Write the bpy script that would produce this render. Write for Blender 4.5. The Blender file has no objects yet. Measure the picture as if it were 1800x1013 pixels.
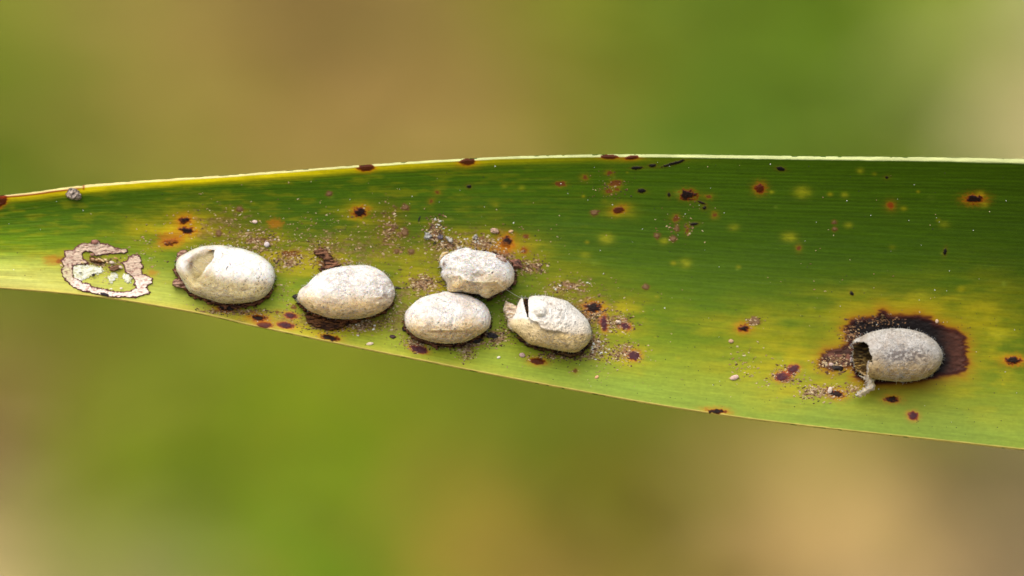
import bpy, math
import numpy as np
from mathutils import Matrix, Vector

# ------------------------------------------------------------------ frame, camera, sky, sun, exposure
# 1 unit = 1 cm.  The leaf hangs about 1 m above the ground; the camera looks down at it from 30 cm.
PITCH = math.radians(35.0)
DIST = 30.0
CAM = Vector((0.0, 0.0, 115.0))
ROT = (math.pi / 2 - PITCH, 0.0, 0.0)
FR = Matrix.Rotation(ROT[0], 4, 'X')
CENTRE = CAM + (FR.to_3x3() @ Vector((0, 0, -1))) * DIST
M2W = Matrix.Translation(CENTRE) @ FR            # leaf frame (u right, v up along leaf, w towards the lens)
sc = bpy.context.scene
col = sc.collection
sc.unit_settings.scale_length = 0.01
cd = bpy.data.cameras.new("camera")
cam = bpy.data.objects.new("camera", cd)
col.objects.link(cam)
cam.location = CAM
cam.rotation_euler = ROT
cd.lens = 180.0
cd.sensor_width = 36.0
cd.clip_start = 0.5
cd.clip_end = 20000.0
cd.dof.use_dof = True
cd.dof.focus_distance = DIST - 0.06
cd.dof.aperture_fstop = 0.165
sc.camera = cam

SUN_EL, SUN_AZ = math.radians(73), math.radians(-122)   # azimuth from +Y towards +X
sdir = Vector((math.sin(SUN_AZ) * math.cos(SUN_EL), math.cos(SUN_AZ) * math.cos(SUN_EL), math.sin(SUN_EL)))
w = bpy.data.worlds.new("World")
sc.world = w
w.use_nodes = True
nt = w.node_tree
sky = nt.nodes.new('ShaderNodeTexSky')
sky.sky_type = 'NISHITA'
sky.sun_disc = False
sky.sun_elevation = SUN_EL
sky.sun_rotation = SUN_AZ
sky.air_density = 1.0
sky.dust_density = 6.0
sky.ozone_density = 0.6
bg = nt.nodes['Background']
bg.inputs['Strength'].default_value = 0.08
nt.links.new(sky.outputs[0], bg.inputs['Color'])
sl = bpy.data.lights.new("sun", 'SUN')
sl.energy = 1.4
sl.angle = math.radians(80)
sl.color = (1.0, 0.96, 0.90)
so = bpy.data.objects.new("sun", sl)
col.objects.link(so)
so.rotation_euler = sdir.to_track_quat('Z', 'Y').to_euler()
so.location = (0, 0, 400)
sc.view_settings.view_transform = 'Standard'
sc.view_settings.look = 'None'
sc.view_settings.gamma = 1.0
sc.view_settings.exposure = 0.82
sc.cycles.use_denoising = True
sc.cycles.max_bounces = 6

rng = np.random.default_rng(7)

# ------------------------------------------------------------------ helpers
def L(r, g, b):
    c = np.array([r, g, b], float) / 255.0
    return np.where(c <= 0.04045, c / 12.92, ((c + 0.055) / 1.055) ** 2.4)

def smooth(a, b, x):
    t = np.clip((x - a) / (b - a), 0, 1)
    return t * t * (3 - 2 * t)

def _hash(ix, iy, iz, seed):
    h = (ix.astype(np.int64) * 374761393 + iy.astype(np.int64) * 668265263 + iz.astype(np.int64) * 2147483647 + seed * 1274126177) & 0xFFFFFFFF
    h = ((h ^ (h >> 13)) * 1274126177) & 0xFFFFFFFF
    h = ((h ^ (h >> 16)) * 2246822519) & 0xFFFFFFFF
    h = h ^ (h >> 15)
    return (h & 0xFFFFFF) / float(0xFFFFFF)

def vn(x, y, z=0.0, seed=0):
    x, y, z = np.broadcast_arrays(np.asarray(x, float), np.asarray(y, float), np.asarray(z, float))
    ix, iy, iz = np.floor(x), np.floor(y), np.floor(z)
    fx, fy, fz = x - ix, y - iy, z - iz
    fx = fx * fx * (3 - 2 * fx); fy = fy * fy * (3 - 2 * fy); fz = fz * fz * (3 - 2 * fz)
    def c(a, b, d): return _hash(ix + a, iy + b, iz + d, seed)
    if np.all(z == 0):
        return (c(0, 0, 0) * (1 - fx) + c(1, 0, 0) * fx) * (1 - fy) + (c(0, 1, 0) * (1 - fx) + c(1, 1, 0) * fx) * fy
    lo = (c(0, 0, 0) * (1 - fx) + c(1, 0, 0) * fx) * (1 - fy) + (c(0, 1, 0) * (1 - fx) + c(1, 1, 0) * fx) * fy
    hi = (c(0, 0, 1) * (1 - fx) + c(1, 0, 1) * fx) * (1 - fy) + (c(0, 1, 1) * (1 - fx) + c(1, 1, 1) * fx) * fy
    return lo * (1 - fz) + hi * fz

def fbm(x, y, z=0.0, seed=0, octv=4):
    a, s, t = 1.0, 0.0, 0.0
    for i in range(octv):
        s = s + a * vn(np.asarray(x) * 2 ** i + 17.3 * i, np.asarray(y) * 2 ** i - 9.1 * i, np.asarray(z) * 2.0 ** i, seed + i)
        t += a
        a *= 0.5
    return s / t          # 0..1

def sdf(px, py, poly):
    """signed distance to a closed polygon, negative inside"""
    P = np.asarray(poly, float)
    d = np.full(px.shape, 1e9)
    ins = np.zeros(px.shape, bool)
    n = len(P)
    for i in range(n):
        ax, ay = P[i]; bx, by = P[(i + 1) % n]
        ex, ey = bx - ax, by - ay
        wx, wy = px - ax, py - ay
        h = np.clip((wx * ex + wy * ey) / (ex * ex + ey * ey + 1e-12), 0, 1)
        d = np.minimum(d, (wx - ex * h) ** 2 + (wy - ey * h) ** 2)
        c = ((ay > py) != (by > py))
        with np.errstate(divide='ignore', invalid='ignore'):
            xi = (bx - ax) * (py - ay) / (by - ay + 1e-12) + ax
        ins ^= c & (px < xi)
    d = np.sqrt(d)
    return np.where(ins, -d, d)

def Z(ox, oy, s, pts):
    return [(ox + x / s, oy + y / s) for x, y in pts]

# positions are measured on a 1800 x 1013 sheet laid through the leaf: 300 sheet steps = 1 cm
def P3(px, py, w_):
    px, py, w_ = np.broadcast_arrays(np.asarray(px, float), np.asarray(py, float), np.asarray(w_, float))
    k = (DIST - w_) / DIST / 300.0
    return np.stack([(px - 900) * k, (506.5 - py) * k, w_], -1)

def mesh_from(name, verts, quads, mat, parent=None, colour=None, smooth_=True, normals=None, tris=None):
    me = bpy.data.meshes.new(name)
    v = np.asarray(verts, np.float32).reshape(-1, 3)
    q = np.asarray(quads, np.int32).reshape(-1, 4) if quads is not None and len(quads) else np.zeros((0, 4), np.int32)
    t = np.asarray(tris, np.int32).reshape(-1, 3) if tris is not None and len(tris) else np.zeros((0, 3), np.int32)
    me.vertices.add(len(v)); me.vertices.foreach_set("co", v.ravel())
    nl = q.size + t.size
    me.loops.add(nl); me.loops.foreach_set("vertex_index", np.concatenate([q.ravel(), t.ravel()]))
    me.polygons.add(len(q) + len(t))
    st = np.concatenate([np.arange(len(q)) * 4, q.size + np.arange(len(t)) * 3]).astype(np.int32)
    me.polygons.foreach_set("loop_start", st)
    me.polygons.foreach_set("use_smooth", np.full(len(q) + len(t), smooth_))
    me.update(calc_edges=True)
    me.validate(clean_customdata=False)
    if colour is not None:
        a = me.color_attributes.new("col", 'FLOAT_COLOR', 'POINT')
        c4 = np.ones((len(v), 4), np.float32); c4[:, :3] = np.clip(np.asarray(colour).reshape(-1, 3), 0, 1)
        a.data.foreach_set("color", c4.ravel())
    if normals is not None:
        me.normals_split_custom_set_from_vertices(np.asarray(normals, np.float32).reshape(-1, 3))
    me.materials.append(mat)
    o = bpy.data.objects.new(name, me)
    col.objects.link(o)
    if parent is not None:
        o.parent = parent
    return o

def compact(verts, quads, *attrs):
    used = np.unique(quads)
    remap = np.full(len(verts), -1, np.int64); remap[used] = np.arange(len(used))
    return (verts[used], remap[quads]) + tuple(None if a is None else a[used] for a in attrs)

def tag(o, label=None, cat=None, group=None, kind=None):
    if label: o['label'] = label
    if cat: o['category'] = cat
    if group: o['group'] = group
    if kind: o['kind'] = kind
    return o

def in_frame(o, base=(0, 0, 0)):
    """put a top-level object into the leaf frame with its origin at base"""
    b = M2W @ Vector(base)
    o.location = b
    o.rotation_euler = ROT
    return o

def empty(name, base=(0, 0, 0)):
    o = bpy.data.objects.new(name, None)
    o.empty_display_size = 0.1
    col.objects.link(o)
    return in_frame(o, base)

def material(name, rough=0.5, spec=0.4, attr=True, base=(0.5, 0.5, 0.5), noise_amt=0.0, noise_scale=(20, 20, 20), bump=0.0,
             bump_scale=(60, 60, 60), bump_dist=0.01, sss=0.0, sss_r=(0.05, 0.04, 0.03), trans=0.0, bump_detail=6.0):
    m = bpy.data.materials.new(name)
    m.use_nodes = True
    t = m.node_tree; N = t.nodes; K = t.links
    b = N['Principled BSDF']
    b.inputs['Roughness'].default_value = rough
    b.inputs['Specular IOR Level'].default_value = spec
    tc = N.new('ShaderNodeTexCoord')
    if attr:
        a = N.new('ShaderNodeAttribute'); a.attribute_name = "col"; src = a.outputs['Color']
    else:
        rg = N.new('ShaderNodeRGB'); rg.outputs[0].default_value = (*base, 1); src = rg.outputs[0]
    if noise_amt > 0:
        mp = N.new('ShaderNodeMapping'); mp.inputs['Scale'].default_value = noise_scale
        nz = N.new('ShaderNodeTexNoise'); nz.inputs['Scale'].default_value = 1.0; nz.inputs['Detail'].default_value = 5
        K.new(tc.outputs['Object'], mp.inputs[0]); K.new(mp.outputs[0], nz.inputs['Vector'])
        mr = N.new('ShaderNodeMapRange'); mr.inputs[1].default_value = 0.3; mr.inputs[2].default_value = 0.7
        mr.inputs[3].default_value = 1 - noise_amt; mr.inputs[4].default_value = 1 + noise_amt
        K.new(nz.outputs['Fac'], mr.inputs[0])
        mx = N.new('ShaderNodeVectorMath'); mx.operation = 'SCALE'
        K.new(src, mx.inputs[0]); K.new(mr.outputs[0], mx.inputs['Scale'])
        src = mx.outputs[0]
    K.new(src, b.inputs['Base Color'])
    if bump > 0:
        mp = N.new('ShaderNodeMapping'); mp.inputs['Scale'].default_value = bump_scale
        nz = N.new('ShaderNodeTexNoise'); nz.inputs['Scale'].default_value = 1.0; nz.inputs['Detail'].default_value = bump_detail
        nz.inputs['Roughness'].default_value = 0.65
        K.new(tc.outputs['Object'], mp.inputs[0]); K.new(mp.outputs[0], nz.inputs['Vector'])
        bp = N.new('ShaderNodeBump'); bp.inputs['Strength'].default_value = bump; bp.inputs['Distance'].default_value = bump_dist
        K.new(nz.outputs['Fac'], bp.inputs['Height']); K.new(bp.outputs[0], b.inputs['Normal'])
    if sss > 0:
        b.inputs['Subsurface Weight'].default_value = sss
        b.inputs['Subsurface Radius'].default_value = sss_r
        b.inputs['Subsurface Scale'].default_value = 1.0
    if trans > 0:
        out = N['Material Output']
        tr = N.new('ShaderNodeBsdfTranslucent'); K.new(src, tr.inputs['Color'])
        ms = N.new('ShaderNodeMixShader'); ms.inputs[0].default_value = trans
        K.new(b.outputs[0], ms.inputs[1]); K.new(tr.outputs[0], ms.inputs[2]); K.new(ms.outputs[0], out.inputs['Surface'])
    return m

M_LEAF = material("leaf_skin", rough=0.5, spec=0.13, noise_amt=0.06, noise_scale=(14, 90, 30), bump=0.22, bump_scale=(30, 200, 60), bump_dist=0.004)
def silk_material():
    m = material("cocoon_silk", rough=0.78, spec=0.18, sss=0.75, sss_r=(0.07, 0.05, 0.028))
    t = m.node_tree; N = t.nodes; K = t.links
    b = N['Principled BSDF']; src = b.inputs['Base Color'].links[0].from_socket
    tc = N.new('ShaderNodeTexCoord')
    outs = []
    for k, (sc_, rot) in enumerate([((16, 75, 40), 0.5), ((18, 90, 40), -0.6), ((60, 14, 40), 0.2), ((22, 60, 60), 1.2)]):
        mp = N.new('ShaderNodeMapping'); mp.vector_type = 'TEXTURE' if False else 'POINT'
        mp.inputs['Rotation'].default_value = (0.2 * k, 0.1, rot)
        vm = N.new('ShaderNodeVectorMath'); vm.operation = 'MULTIPLY'; vm.inputs[1].default_value = sc_
        nz = N.new('ShaderNodeTexNoise'); nz.inputs['Scale'].default_value = 1.0; nz.inputs['Detail'].default_value = 2.0
        nz.inputs['Distortion'].default_value = 0.9
        K.new(tc.outputs['Object'], mp.inputs[0]); K.new(mp.outputs[0], vm.inputs[0]); K.new(vm.outputs[0], nz.inputs['Vector'])
        a = N.new('ShaderNodeMath'); a.operation = 'SUBTRACT'; a.inputs[1].default_value = 0.5
        K.new(nz.outputs['Fac'], a.inputs[0])
        c = N.new('ShaderNodeMath'); c.operation = 'ABSOLUTE'; K.new(a.outputs[0], c.inputs[0])
        r = N.new('ShaderNodeMapRange'); r.inputs[1].default_value = 0.0; r.inputs[2].default_value = 0.05; r.inputs[3].default_value = 1.0; r.inputs[4].default_value = 0.0
        K.new(c.outputs[0], r.inputs[0]); outs.append(r.outputs[0])
    cur = outs[0]
    for o_ in outs[1:]:
        mxm = N.new('ShaderNodeMath'); mxm.operation = 'MAXIMUM'; K.new(cur, mxm.inputs[0]); K.new(o_, mxm.inputs[1]); cur = mxm.outputs[0]
    fine = N.new('ShaderNodeTexNoise'); fine.inputs['Scale'].default_value = 150; fine.inputs['Detail'].default_value = 3
    K.new(tc.outputs['Object'], fine.inputs['Vector'])
    ad = N.new('ShaderNodeMath'); ad.operation = 'MULTIPLY_ADD'; ad.inputs[1].default_value = 0.35
    K.new(fine.outputs['Fac'], ad.inputs[0]); K.new(cur, ad.inputs[2])
    bp = N.new('ShaderNodeBump'); bp.inputs['Strength'].default_value = 0.4; bp.inputs['Distance'].default_value = 0.0035
    K.new(ad.outputs[0], bp.inputs['Height']); K.new(bp.outputs[0], b.inputs['Normal'])
    mr = N.new('ShaderNodeMapRange'); mr.inputs[3].default_value = 0.93; mr.inputs[4].default_value = 1.12
    K.new(cur, mr.inputs[0])
    mx = N.new('ShaderNodeVectorMath'); mx.operation = 'SCALE'; K.new(src, mx.inputs[0]); K.new(mr.outputs[0], mx.inputs['Scale'])
    K.new(mx.outputs[0], b.inputs['Base Color'])
    return m
M_SILK = silk_material()
M_SILK_THIN = silk_material(); M_SILK_THIN.name = 'cocoon_silk_open'
M_SILK_THIN.node_tree.nodes['Principled BSDF'].inputs['Subsurface Weight'].default_value = 0.0
M_CRUST = material("dry_residue", rough=0.8, spec=0.2, noise_amt=0.14, noise_scale=(50, 110, 60), bump=0.35, bump_scale=(70, 110, 70), bump_dist=0.01)
M_CRUMB = material("crumb", rough=0.65, spec=0.35, noise_amt=0.15, noise_scale=(90, 90, 90), bump=0.3, bump_scale=(120, 120, 120), bump_dist=0.004)
M_FILM = material("silk_film", rough=0.5, spec=0.5, noise_amt=0.08, noise_scale=(20, 90, 30), bump=0.4, bump_scale=(30, 110, 60), bump_dist=0.006)
M_BACK = material("foliage", rough=0.6, spec=0.25, trans=0.15)

# ------------------------------------------------------------------ the leaf surface
TX = [-900, -500, -200, -60, 0, 50, 100, 150, 200, 300, 400, 500, 600, 700, 800, 900, 980, 1050, 1200, 1350, 1500, 1650, 1800, 2100, 2500, 2900]
TY = [470, 410, 366, 348.5, 343.5, 339, 332, 325.8, 321.5, 314.5, 308, 300.5, 293, 286, 280, 275.3, 273, 271.8, 272, 274, 275.5, 277, 280, 290, 310, 335]
BX = [-900, -500, -200, -60, 0, 100, 200, 280, 370, 439, 480, 560, 650, 760, 860, 1000, 1150, 1330, 1500, 1650, 1800, 2100, 2500, 2900]
BY = [474, 486, 497, 504, 508, 516, 527, 540, 556.5, 573, 581.5, 598.5, 617, 639, 659, 685.5, 712.5, 739.5, 759.5, 775.5, 792, 815, 835, 845]

def _mono(xs, ys):
    xs = np.array(xs, float); ys = np.array(ys, float)
    m = np.gradient(ys, xs)
    def f(x):
        x = np.clip(x, xs[0], xs[-1])
        i = np.clip(np.searchsorted(xs, x) - 1, 0, len(xs) - 2)
        h = xs[i + 1] - xs[i]; t = (x - xs[i]) / h
        return ((2 * t ** 3 - 3 * t ** 2 + 1) * ys[i] + (t ** 3 - 2 * t ** 2 + t) * h * m[i]
                + (-2 * t ** 3 + 3 * t ** 2) * ys[i + 1] + (t ** 3 - t ** 2) * h * m[i + 1])
    return f
top_y, bot_y = _mono(TX, TY), _mono(BX, BY)

def band(x):                      # width of the pale upper margin
    return 0.85 * np.interp(x, [-900, 0, 150, 300, 600, 900, 1350, 1800, 2900], [3.5, 4, 5, 4.5, 4.2, 5, 7, 9, 10])

def leaf_w(x, y, margins=True):
    x = np.asarray(x, float); y = np.asarray(y, float)
    T, B = top_y(x), bot_y(x)
    V = T + 0.40 * (B - T)
    dl = (B - V) / 300.0; du = (V - T) / 300.0
    d = (y - V) / 300.0
    lower = 0.5 * 0.50 * np.clip(d, 0, None) ** 2 / dl
    upper = 0.5 * 0.34 * np.clip(-d, 0, None) ** 2 / du
    w_ = -0.13 + lower + upper + 0.00000004 * (x - 900) ** 2
    w_ = w_ + 0.12 * smooth(1150, 1900, x) - 0.20 * smooth(900, 1900, x) * d + 0.010 * (fbm(x / 260.0, y / 90.0, seed=5, octv=2) - 0.5)
    if margins:
        b = band(x)
        e = np.clip((T + b - y) / b, 0, 1)
        w_ = w_ - 0.9 * (b / 300.0) * e ** 1.5
        e2 = np.clip((y - (B - 3.2)) / 3.2, 0, 1)
        w_ = w_ - 0.016 * e2 ** 2
    return w_

COLS = np.concatenate([np.linspace(-900, -70, 60, endpoint=False), np.arange(-70, 1870, 1.45), np.linspace(1872, 2900, 60)])
NR = 400
tt = np.linspace(0, 1, NR)
X = np.repeat(COLS[:, None], NR, 1)
Tq, Bq = top_y(COLS)[:, None], bot_y(COLS)[:, None]
Y = Tq + (Bq - Tq) * tt[None, :]
Tq = np.repeat(Tq, NR, 1); Bq = np.repeat(Bq, NR, 1)
TT = np.repeat(tt[None, :], len(COLS), 0)

# ---- pigment of the leaf, with part of its dark-top, light-bottom shading painted in
dark = L(59, 87, 0); mid = L(90, 118, 0); light = L(148, 162, 42); sheen_g = L(116, 144, 52)
g = smooth(0.30, 0.78, TT + 0.10 * (fbm(X / 180, Y / 40, seed=11) - 0.5) + 0.10 * smooth(500, 0, X))
g2 = smooth(0.66, 1.0, TT + 0.12 * (fbm(X / 150, Y / 50, seed=12) - 0.5) + 0.12 * smooth(450, 0, X))
C = dark[None, None] * (1 - g[..., None]) + mid[None, None] * g[..., None]
C = C * (1 - g2[..., None]) + light[None, None] * g2[..., None]
sheen = smooth(0.80, 0.98, TT) * smooth(600, 1100, X) * (0.35 + 0.5 * fbm(X / 120, Y / 40, seed=14))  # grey-green sheen along the lower edge painted into the colour
C = C * (1 - sheen[..., None]) + sheen_g[None, None] * sheen[..., None]
# left end: brighter, fresher green
lf = smooth(420, 0, X) * smooth(0.12, 0.4, TT)
C = C * (1 + 0.25 * lf[..., None])
lb = smooth(500, 0, X) * smooth(0.55, 0.95, TT)
C = C * (1 - 0.7 * lb[..., None]) + L(200, 198, 112) * 0.7 * lb[..., None]
C = C * (1 - 0.17 * smooth(850, 1700, X)[..., None])  # light falloff towards the right painted into the leaf colour
C = C * (1 + 0.06 * (smooth(900, 200, X) * smooth(.6, .3, TT))[..., None])
# dark end at far right
rt = smooth(1640, 1820, X + 60 * (fbm(X / 90, Y / 90, seed=15) - 0.5)) * smooth(0.95, 0.6, TT)
C = C * (1 - 0.15 * rt[..., None])

def mix(mask, colour, noise=0.0):
    global C
    m = np.clip(mask, 0, 1)[..., None]
    C = C * (1 - m) + np.asarray(colour)[None, None] * m

yellow = L(176, 158, 6); orange = L(190, 104, 8); dyel = L(140, 128, 4); redb = L(92, 14, 4); blackc = L(16, 10, 10); purp = L(62, 34, 44)
pink = L(176, 120, 90)
# large yellowing (x, y, sx, sy, strength)
YEL = [(1470, 640, 150, 60, .62), (1300, 575, 130, 38, .40), (1730, 620, 75, 95, .62), (1600, 540, 170, 40, .55), (1320, 640, 90, 40, .40),
       (320, 408, 70, 34, .75), (240, 400, 40, 20, .30), (480, 450, 85, 36, .50), (590, 470, 70, 36, .50), (632, 378, 26, 20, .60), (840, 440, 70, 30, .60),
       (770, 500, 55, 30, .45), (1085, 560, 55, 42, .55), (1100, 628, 50, 22, .50), (100, 458, 50, 22, .65), (190, 470, 80, 32, .45),
       (540, 580, 90, 15, .60), (430, 560, 70, 12, .45), (720, 470, 50, 60, .3), (930, 440, 40, 25, .35), (1000, 520, 60, 60, .25), (1090, 372, 26, 14, .3), (1380, 690, 60, 30, .45)]
for (x, y, sx, sy, s) in YEL:
    q = np.exp(-(((X - x) / sx) ** 2 + ((Y - y) / sy) ** 2))
    mix((.8 if x < 1200 or x == 1470 else .55) * s * q * (0.15 + 1.6 * smooth(.25, .75, fbm(X / 48, Y / 15, seed=int(x) % 97, octv=5))), yellow)
mt1 = smooth(.45, .8, fbm(X / 30, Y / 7, seed=24, octv=4)) * smooth(1250, 500, X)
mix(0.18 * mt1, yellow)
# upper margin yellow strip on the left half
ys_ = np.exp(-((Y - Tq - band(X) - 2) / 7.0) ** 2) * smooth(1350, 300, X) * (0.5 + 0.9 * fbm(X / 40, Y / 8, seed=31))
mix(ys_ * 1.0, L(214, 196, 2))
# lower margin warm strip
lo = np.exp(-((Bq - Y) / 10.0) ** 2) * smooth(1400, 300, X) * (0.3 + 0.8 * fbm(X / 60, Y / 10, seed=33))
mix(lo * 0.7, L(196, 176, 70))
# diffuse yellow flecks
for i in range(90):
    x, y = rng.uniform(0, 1800), rng.uniform(285, 700)
    if y > bot_y(x) - 10 or y < top_y(x) + 12: continue
    r = rng.uniform(1.5, 6); s = rng.uniform(.10, .38)
    k = (np.abs(X[:, 0] - x) < r * 4)
    q = np.exp(-(((X[k] - x) / (r * 1.35)) ** 2 + ((Y[k] - y) / r) ** 2)) * s
    C[k] = C[k] * (1 - q[..., None]) + (yellow if rng.random() < .7 else L(120, 140, 40)) * q[..., None]
for (x, y, rx, ry, s) in [(1410, 338, 13, 9, .75), (1485, 343, 6, 5, .5), (1066, 420, 12, 9, .7), (1205, 463, 10, 8, .5), (1388, 417, 12, 8, .65), (1167, 424, 8, 6, .55),
                          (1512, 300, 6, 5, .5), (1030, 449, 9, 5, .5), (1357, 338, 4, 3, .6), (1491, 396, 7, 5, .5), (1290, 400, 9, 6, .4), (1660, 395, 9, 6, .3), (1723, 342, 7, 6, .6), (1730, 360, 7, 5, .5),
                          (917, 330, 6, 4, .4), (886, 327, 5, 4, .4), (1620, 520, 14, 9, .5), (1755, 590, 16, 10, .6)]:
    mix(.75 * s * np.exp(-(((X - x) / rx) ** 2 + ((Y - y) / ry) ** 2)) * (.4 + 1.2 * fbm(X / 8, Y / 3, seed=77)), L(160, 156, 20))
# clusters: x, y, sx, sy, count, mix(pale, brown, dark, white), size
CL = [(455, 425, 30, 16, 70, (.5, .35, .1, .05), 1.9), (505, 460, 26, 12, 90, (.45, .4, .15, 0), 2.0), (565, 440, 14, 10, 50, (.3, .5, .2, 0), 1.9), (585, 462, 26, 7, 50, (.35, .45, .2, 0), 1.8),
      (765, 405, 14, 16, 80, (.35, .45, .15, .05), 2.1), (785, 430, 22, 10, 90, (.4, .4, .15, .05), 2.0), (745, 500, 24, 12, 110, (.5, .4, .1, 0), 2.1), (850, 428, 22, 9, 90, (.5, .35, .1, .05), 2.0),
      (870, 448, 40, 9, 60, (.4, .45, .15, 0), 1.8), (935, 470, 20, 9, 80, (.35, .5, .15, 0), 2.1), (1000, 505, 30, 10, 50, (.45, .4, .1, .05), 1.9), (1040, 555, 22, 16, 110, (.45, .4, .15, 0), 2.1),
      (1085, 568, 22, 12, 90, (.55, .35, .1, 0), 2.0), (1050, 610, 16, 16, 110, (.5, .35, .05, .1), 1.9), (1100, 618, 24, 12, 80, (.6, .3, .1, 0), 1.9), (1082, 625, 8, 10, 30, (.7, .3, 0, 0), 1.8), (995, 625, 50, 7, 90, (.2, .5, .3, 0), 2.0),
      (730, 600, 16, 12, 120, (.55, .35, .1, 0), 1.7), (800, 606, 50, 6, 110, (.35, .4, .25, 0), 1.8), (822, 618, 12, 12, 80, (.5, .5, 0, 0), 1.7), (870, 592, 26, 10, 110, (.35, .35, .3, 0), 2.0), (620, 570, 50, 9, 110, (.35, .45, .2, 0), 1.8),
      (640, 575, 22, 9, 60, (.6, .3, .05, .05), 1.8), (570, 574, 26, 9, 90, (.2, .6, .2, 0), 1.8), (400, 548, 60, 5, 110, (.3, .55, .15, 0), 1.8), (690, 545, 12, 20, 30, (.7, .2, .05, .05), 1.8),
      (1380, 662, 24, 12, 70, (.55, .4, .05, 0), 1.9), (1440, 690, 30, 9, 100, (.7, .25, .05, 0), 2.0), (1500, 685, 18, 8, 50, (.7, .3, 0, 0), 1.8), (1465, 640, 20, 12, 90, (.4, .5, .1, 0), 2.1), (1310, 640, 26, 26, 26, (.8, .2, 0, 0), 1.9),
      (1500, 590, 14, 12, 70, (.15, .65, .2, 0), 2.0), (1540, 565, 30, 7, 50, (.05, .5, .45, 0), 2.0), (1326, 565, 10, 6, 26, (.5, .4, .1, 0), 2.0), (1196, 400, 26, 22, 22, (.5, .4, .1, 0), 1.8), (1070, 330, 30, 18, 26, (.1, .75, .15, 0), 1.6),
      (685, 400, 26, 36, 50, (.6, .35, .05, 0), 2.0), (390, 400, 70, 36, 60, (.8, .15, .05, 0), 1.7), (560, 400, 60, 30, 40, (.7, .2, .1, 0), 1.5), (255, 440, 26, 26, 24, (.7, .2, .1, 0), 1.7), (175, 462, 30, 8, 60, (.4, .5, .1, 0), 1.7),
      (190, 475, 36, 24, 40, (.7, .25, .05, 0), 1.4), (500, 525, 14, 30, 30, (.75, .2, .05, 0), 1.5), (1060, 640, 60, 26, 30, (.7, .3, 0, 0), 1.4), (890, 545, 14, 30, 40, (.4, .5, .1, 0), 1.7), (1400, 520, 160, 60, 16, (.5, .3, .2, 0), 1.2),
      (520, 432, 90, 22, 44, (.5, .4, .1, 0), 1.5), (600, 440, 110, 30, 150, (.5, .4, .1, 0), 1.2), (830, 445, 90, 40, 160, (.45, .45, .1, 0), 1.3), (1000, 550, 90, 50, 180, (.5, .4, .1, 0), 1.2), (440, 500, 120, 50, 44, (.6, .3, .1, 0), 1.2), (720, 545, 60, 50, 120, (.5, .4, .1, 0), 1.2), (560, 560, 150, 14, 140, (.45, .45, .1, 0), 1.2)]
for ci, (x, y, sx, sy, n, mp2, sz) in enumerate(CL):
    if n < 45: continue
    k = np.where(np.abs(X[:, 0] - x) < sx * 3)[0]
    if not len(k): continue
    a0, a1 = k[0], k[-1] + 1
    xx, yy = X[a0:a1], Y[a0:a1]
    q = np.exp(-(((xx - x) / (sx * 1.05)) ** 2 + ((yy - y) / (sy * 1.15)) ** 2) * 1.1)
    f1 = fbm(xx / 9, yy / 5, seed=600 + ci, octv=4)
    m = ((0.85 if sx * sy < 1200 else 0.35) * smooth(.47, .60, f1 * (0.55 + 0.55 * q)))[..., None] * smooth(.06, .3, q)[..., None]
    hal = ((0.5 if sx * sy < 1200 else .28) * q * (.4 + 1.2 * f1))[..., None]
    C[a0:a1] = C[a0:a1] * (1 - hal) + L(128, 92, 14) * hal
    f2 = smooth(.40, .62, fbm(xx / 3.5, yy / 2.4, seed=700 + ci, octv=3))[..., None]
    C[a0:a1] = C[a0:a1] * (1 - m) + (L(78, 48, 34) * (1 - f2) + L(142, 108, 88) * f2) * m
# parallel veins
q = (TT * 74 + 0.6 * fbm(X / 500, Y / 30, seed=41))
vein = 0.5 + 0.5 * np.cos(2 * math.pi * q)
vein = 0.6 * vein ** 3 + 0.9 * vn(TT * 170 + 2 * fbm(X / 700, Y / 60, seed=46), X / 900, seed=47) ** 3
vamp = (0.03 + 0.34 * smooth(0.62, 0.1, TT)) * (0.35 + 0.9 * fbm(X / 240, q * 1.0, seed=42, octv=2)) * smooth(-200, 500, X)
C = C * (1 + vamp[..., None] * (vein[..., None] - 0.35))
C = C * (1 + 0.16 * (fbm(X / 70, TT * 160, seed=43, octv=3) - 0.5) * 2)[..., None]
C = C * (1 + 0.10 * (fbm(X / 4.5, Y / 3.2, seed=44, octv=2) - 0.5) * 2)[..., None]
lft = smooth(260, 0, X) * (fbm(X / 120, TT * 55, seed=45, octv=3) - 0.5) * 0.8
C = C * (1 + lft)[..., None]
# necrotic patch under the right cocoon
NEC = Z(1330, 520, 4.22, [(660, 250), (700, 190), (790, 170), (880, 160), (925, 112), (985, 148), (1080, 150), (1200, 143), (1290, 170), (1340, 215), (1400, 235), (1490, 262), (1540, 310),
                          (1552, 400), (1555, 500), (1542, 560), (1440, 578), (1350, 600), (1200, 635), (860, 650), (740, 610), (710, 520), (640, 520), (560, 550), (500, 530), (480, 480), (520, 410), (620, 400), (690, 340)])
wx = 16 * (fbm(X / 12, Y / 3.0, seed=51, octv=5) - .5); wy = 7 * (fbm(X / 14, Y / 8, seed=52) - .5)
dn = sdf(X + wx, Y + wy, NEC)
mix(0.95 * np.exp(-np.clip(dn, 0, None) / 26.0) * smooth(90, 10, dn) * (.75 + .5 * fbm(X / 40, Y / 8, seed=58)), dyel)
mix(0.80 * np.exp(-np.clip(dn, 0, None) / 9.0) * smooth(40, 4, dn), L(150, 70, 4))
mix(smooth(7, -2, dn), L(52, 12, 3))
nc = L(16, 8, 6) * (1 - 0.9 * smooth(1640, 1690, X)[..., None]) + L(74, 42, 30) * (0.9 * smooth(1640, 1690, X)[..., None])
mN = smooth(1.5, -9, dn)[..., None]
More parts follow.
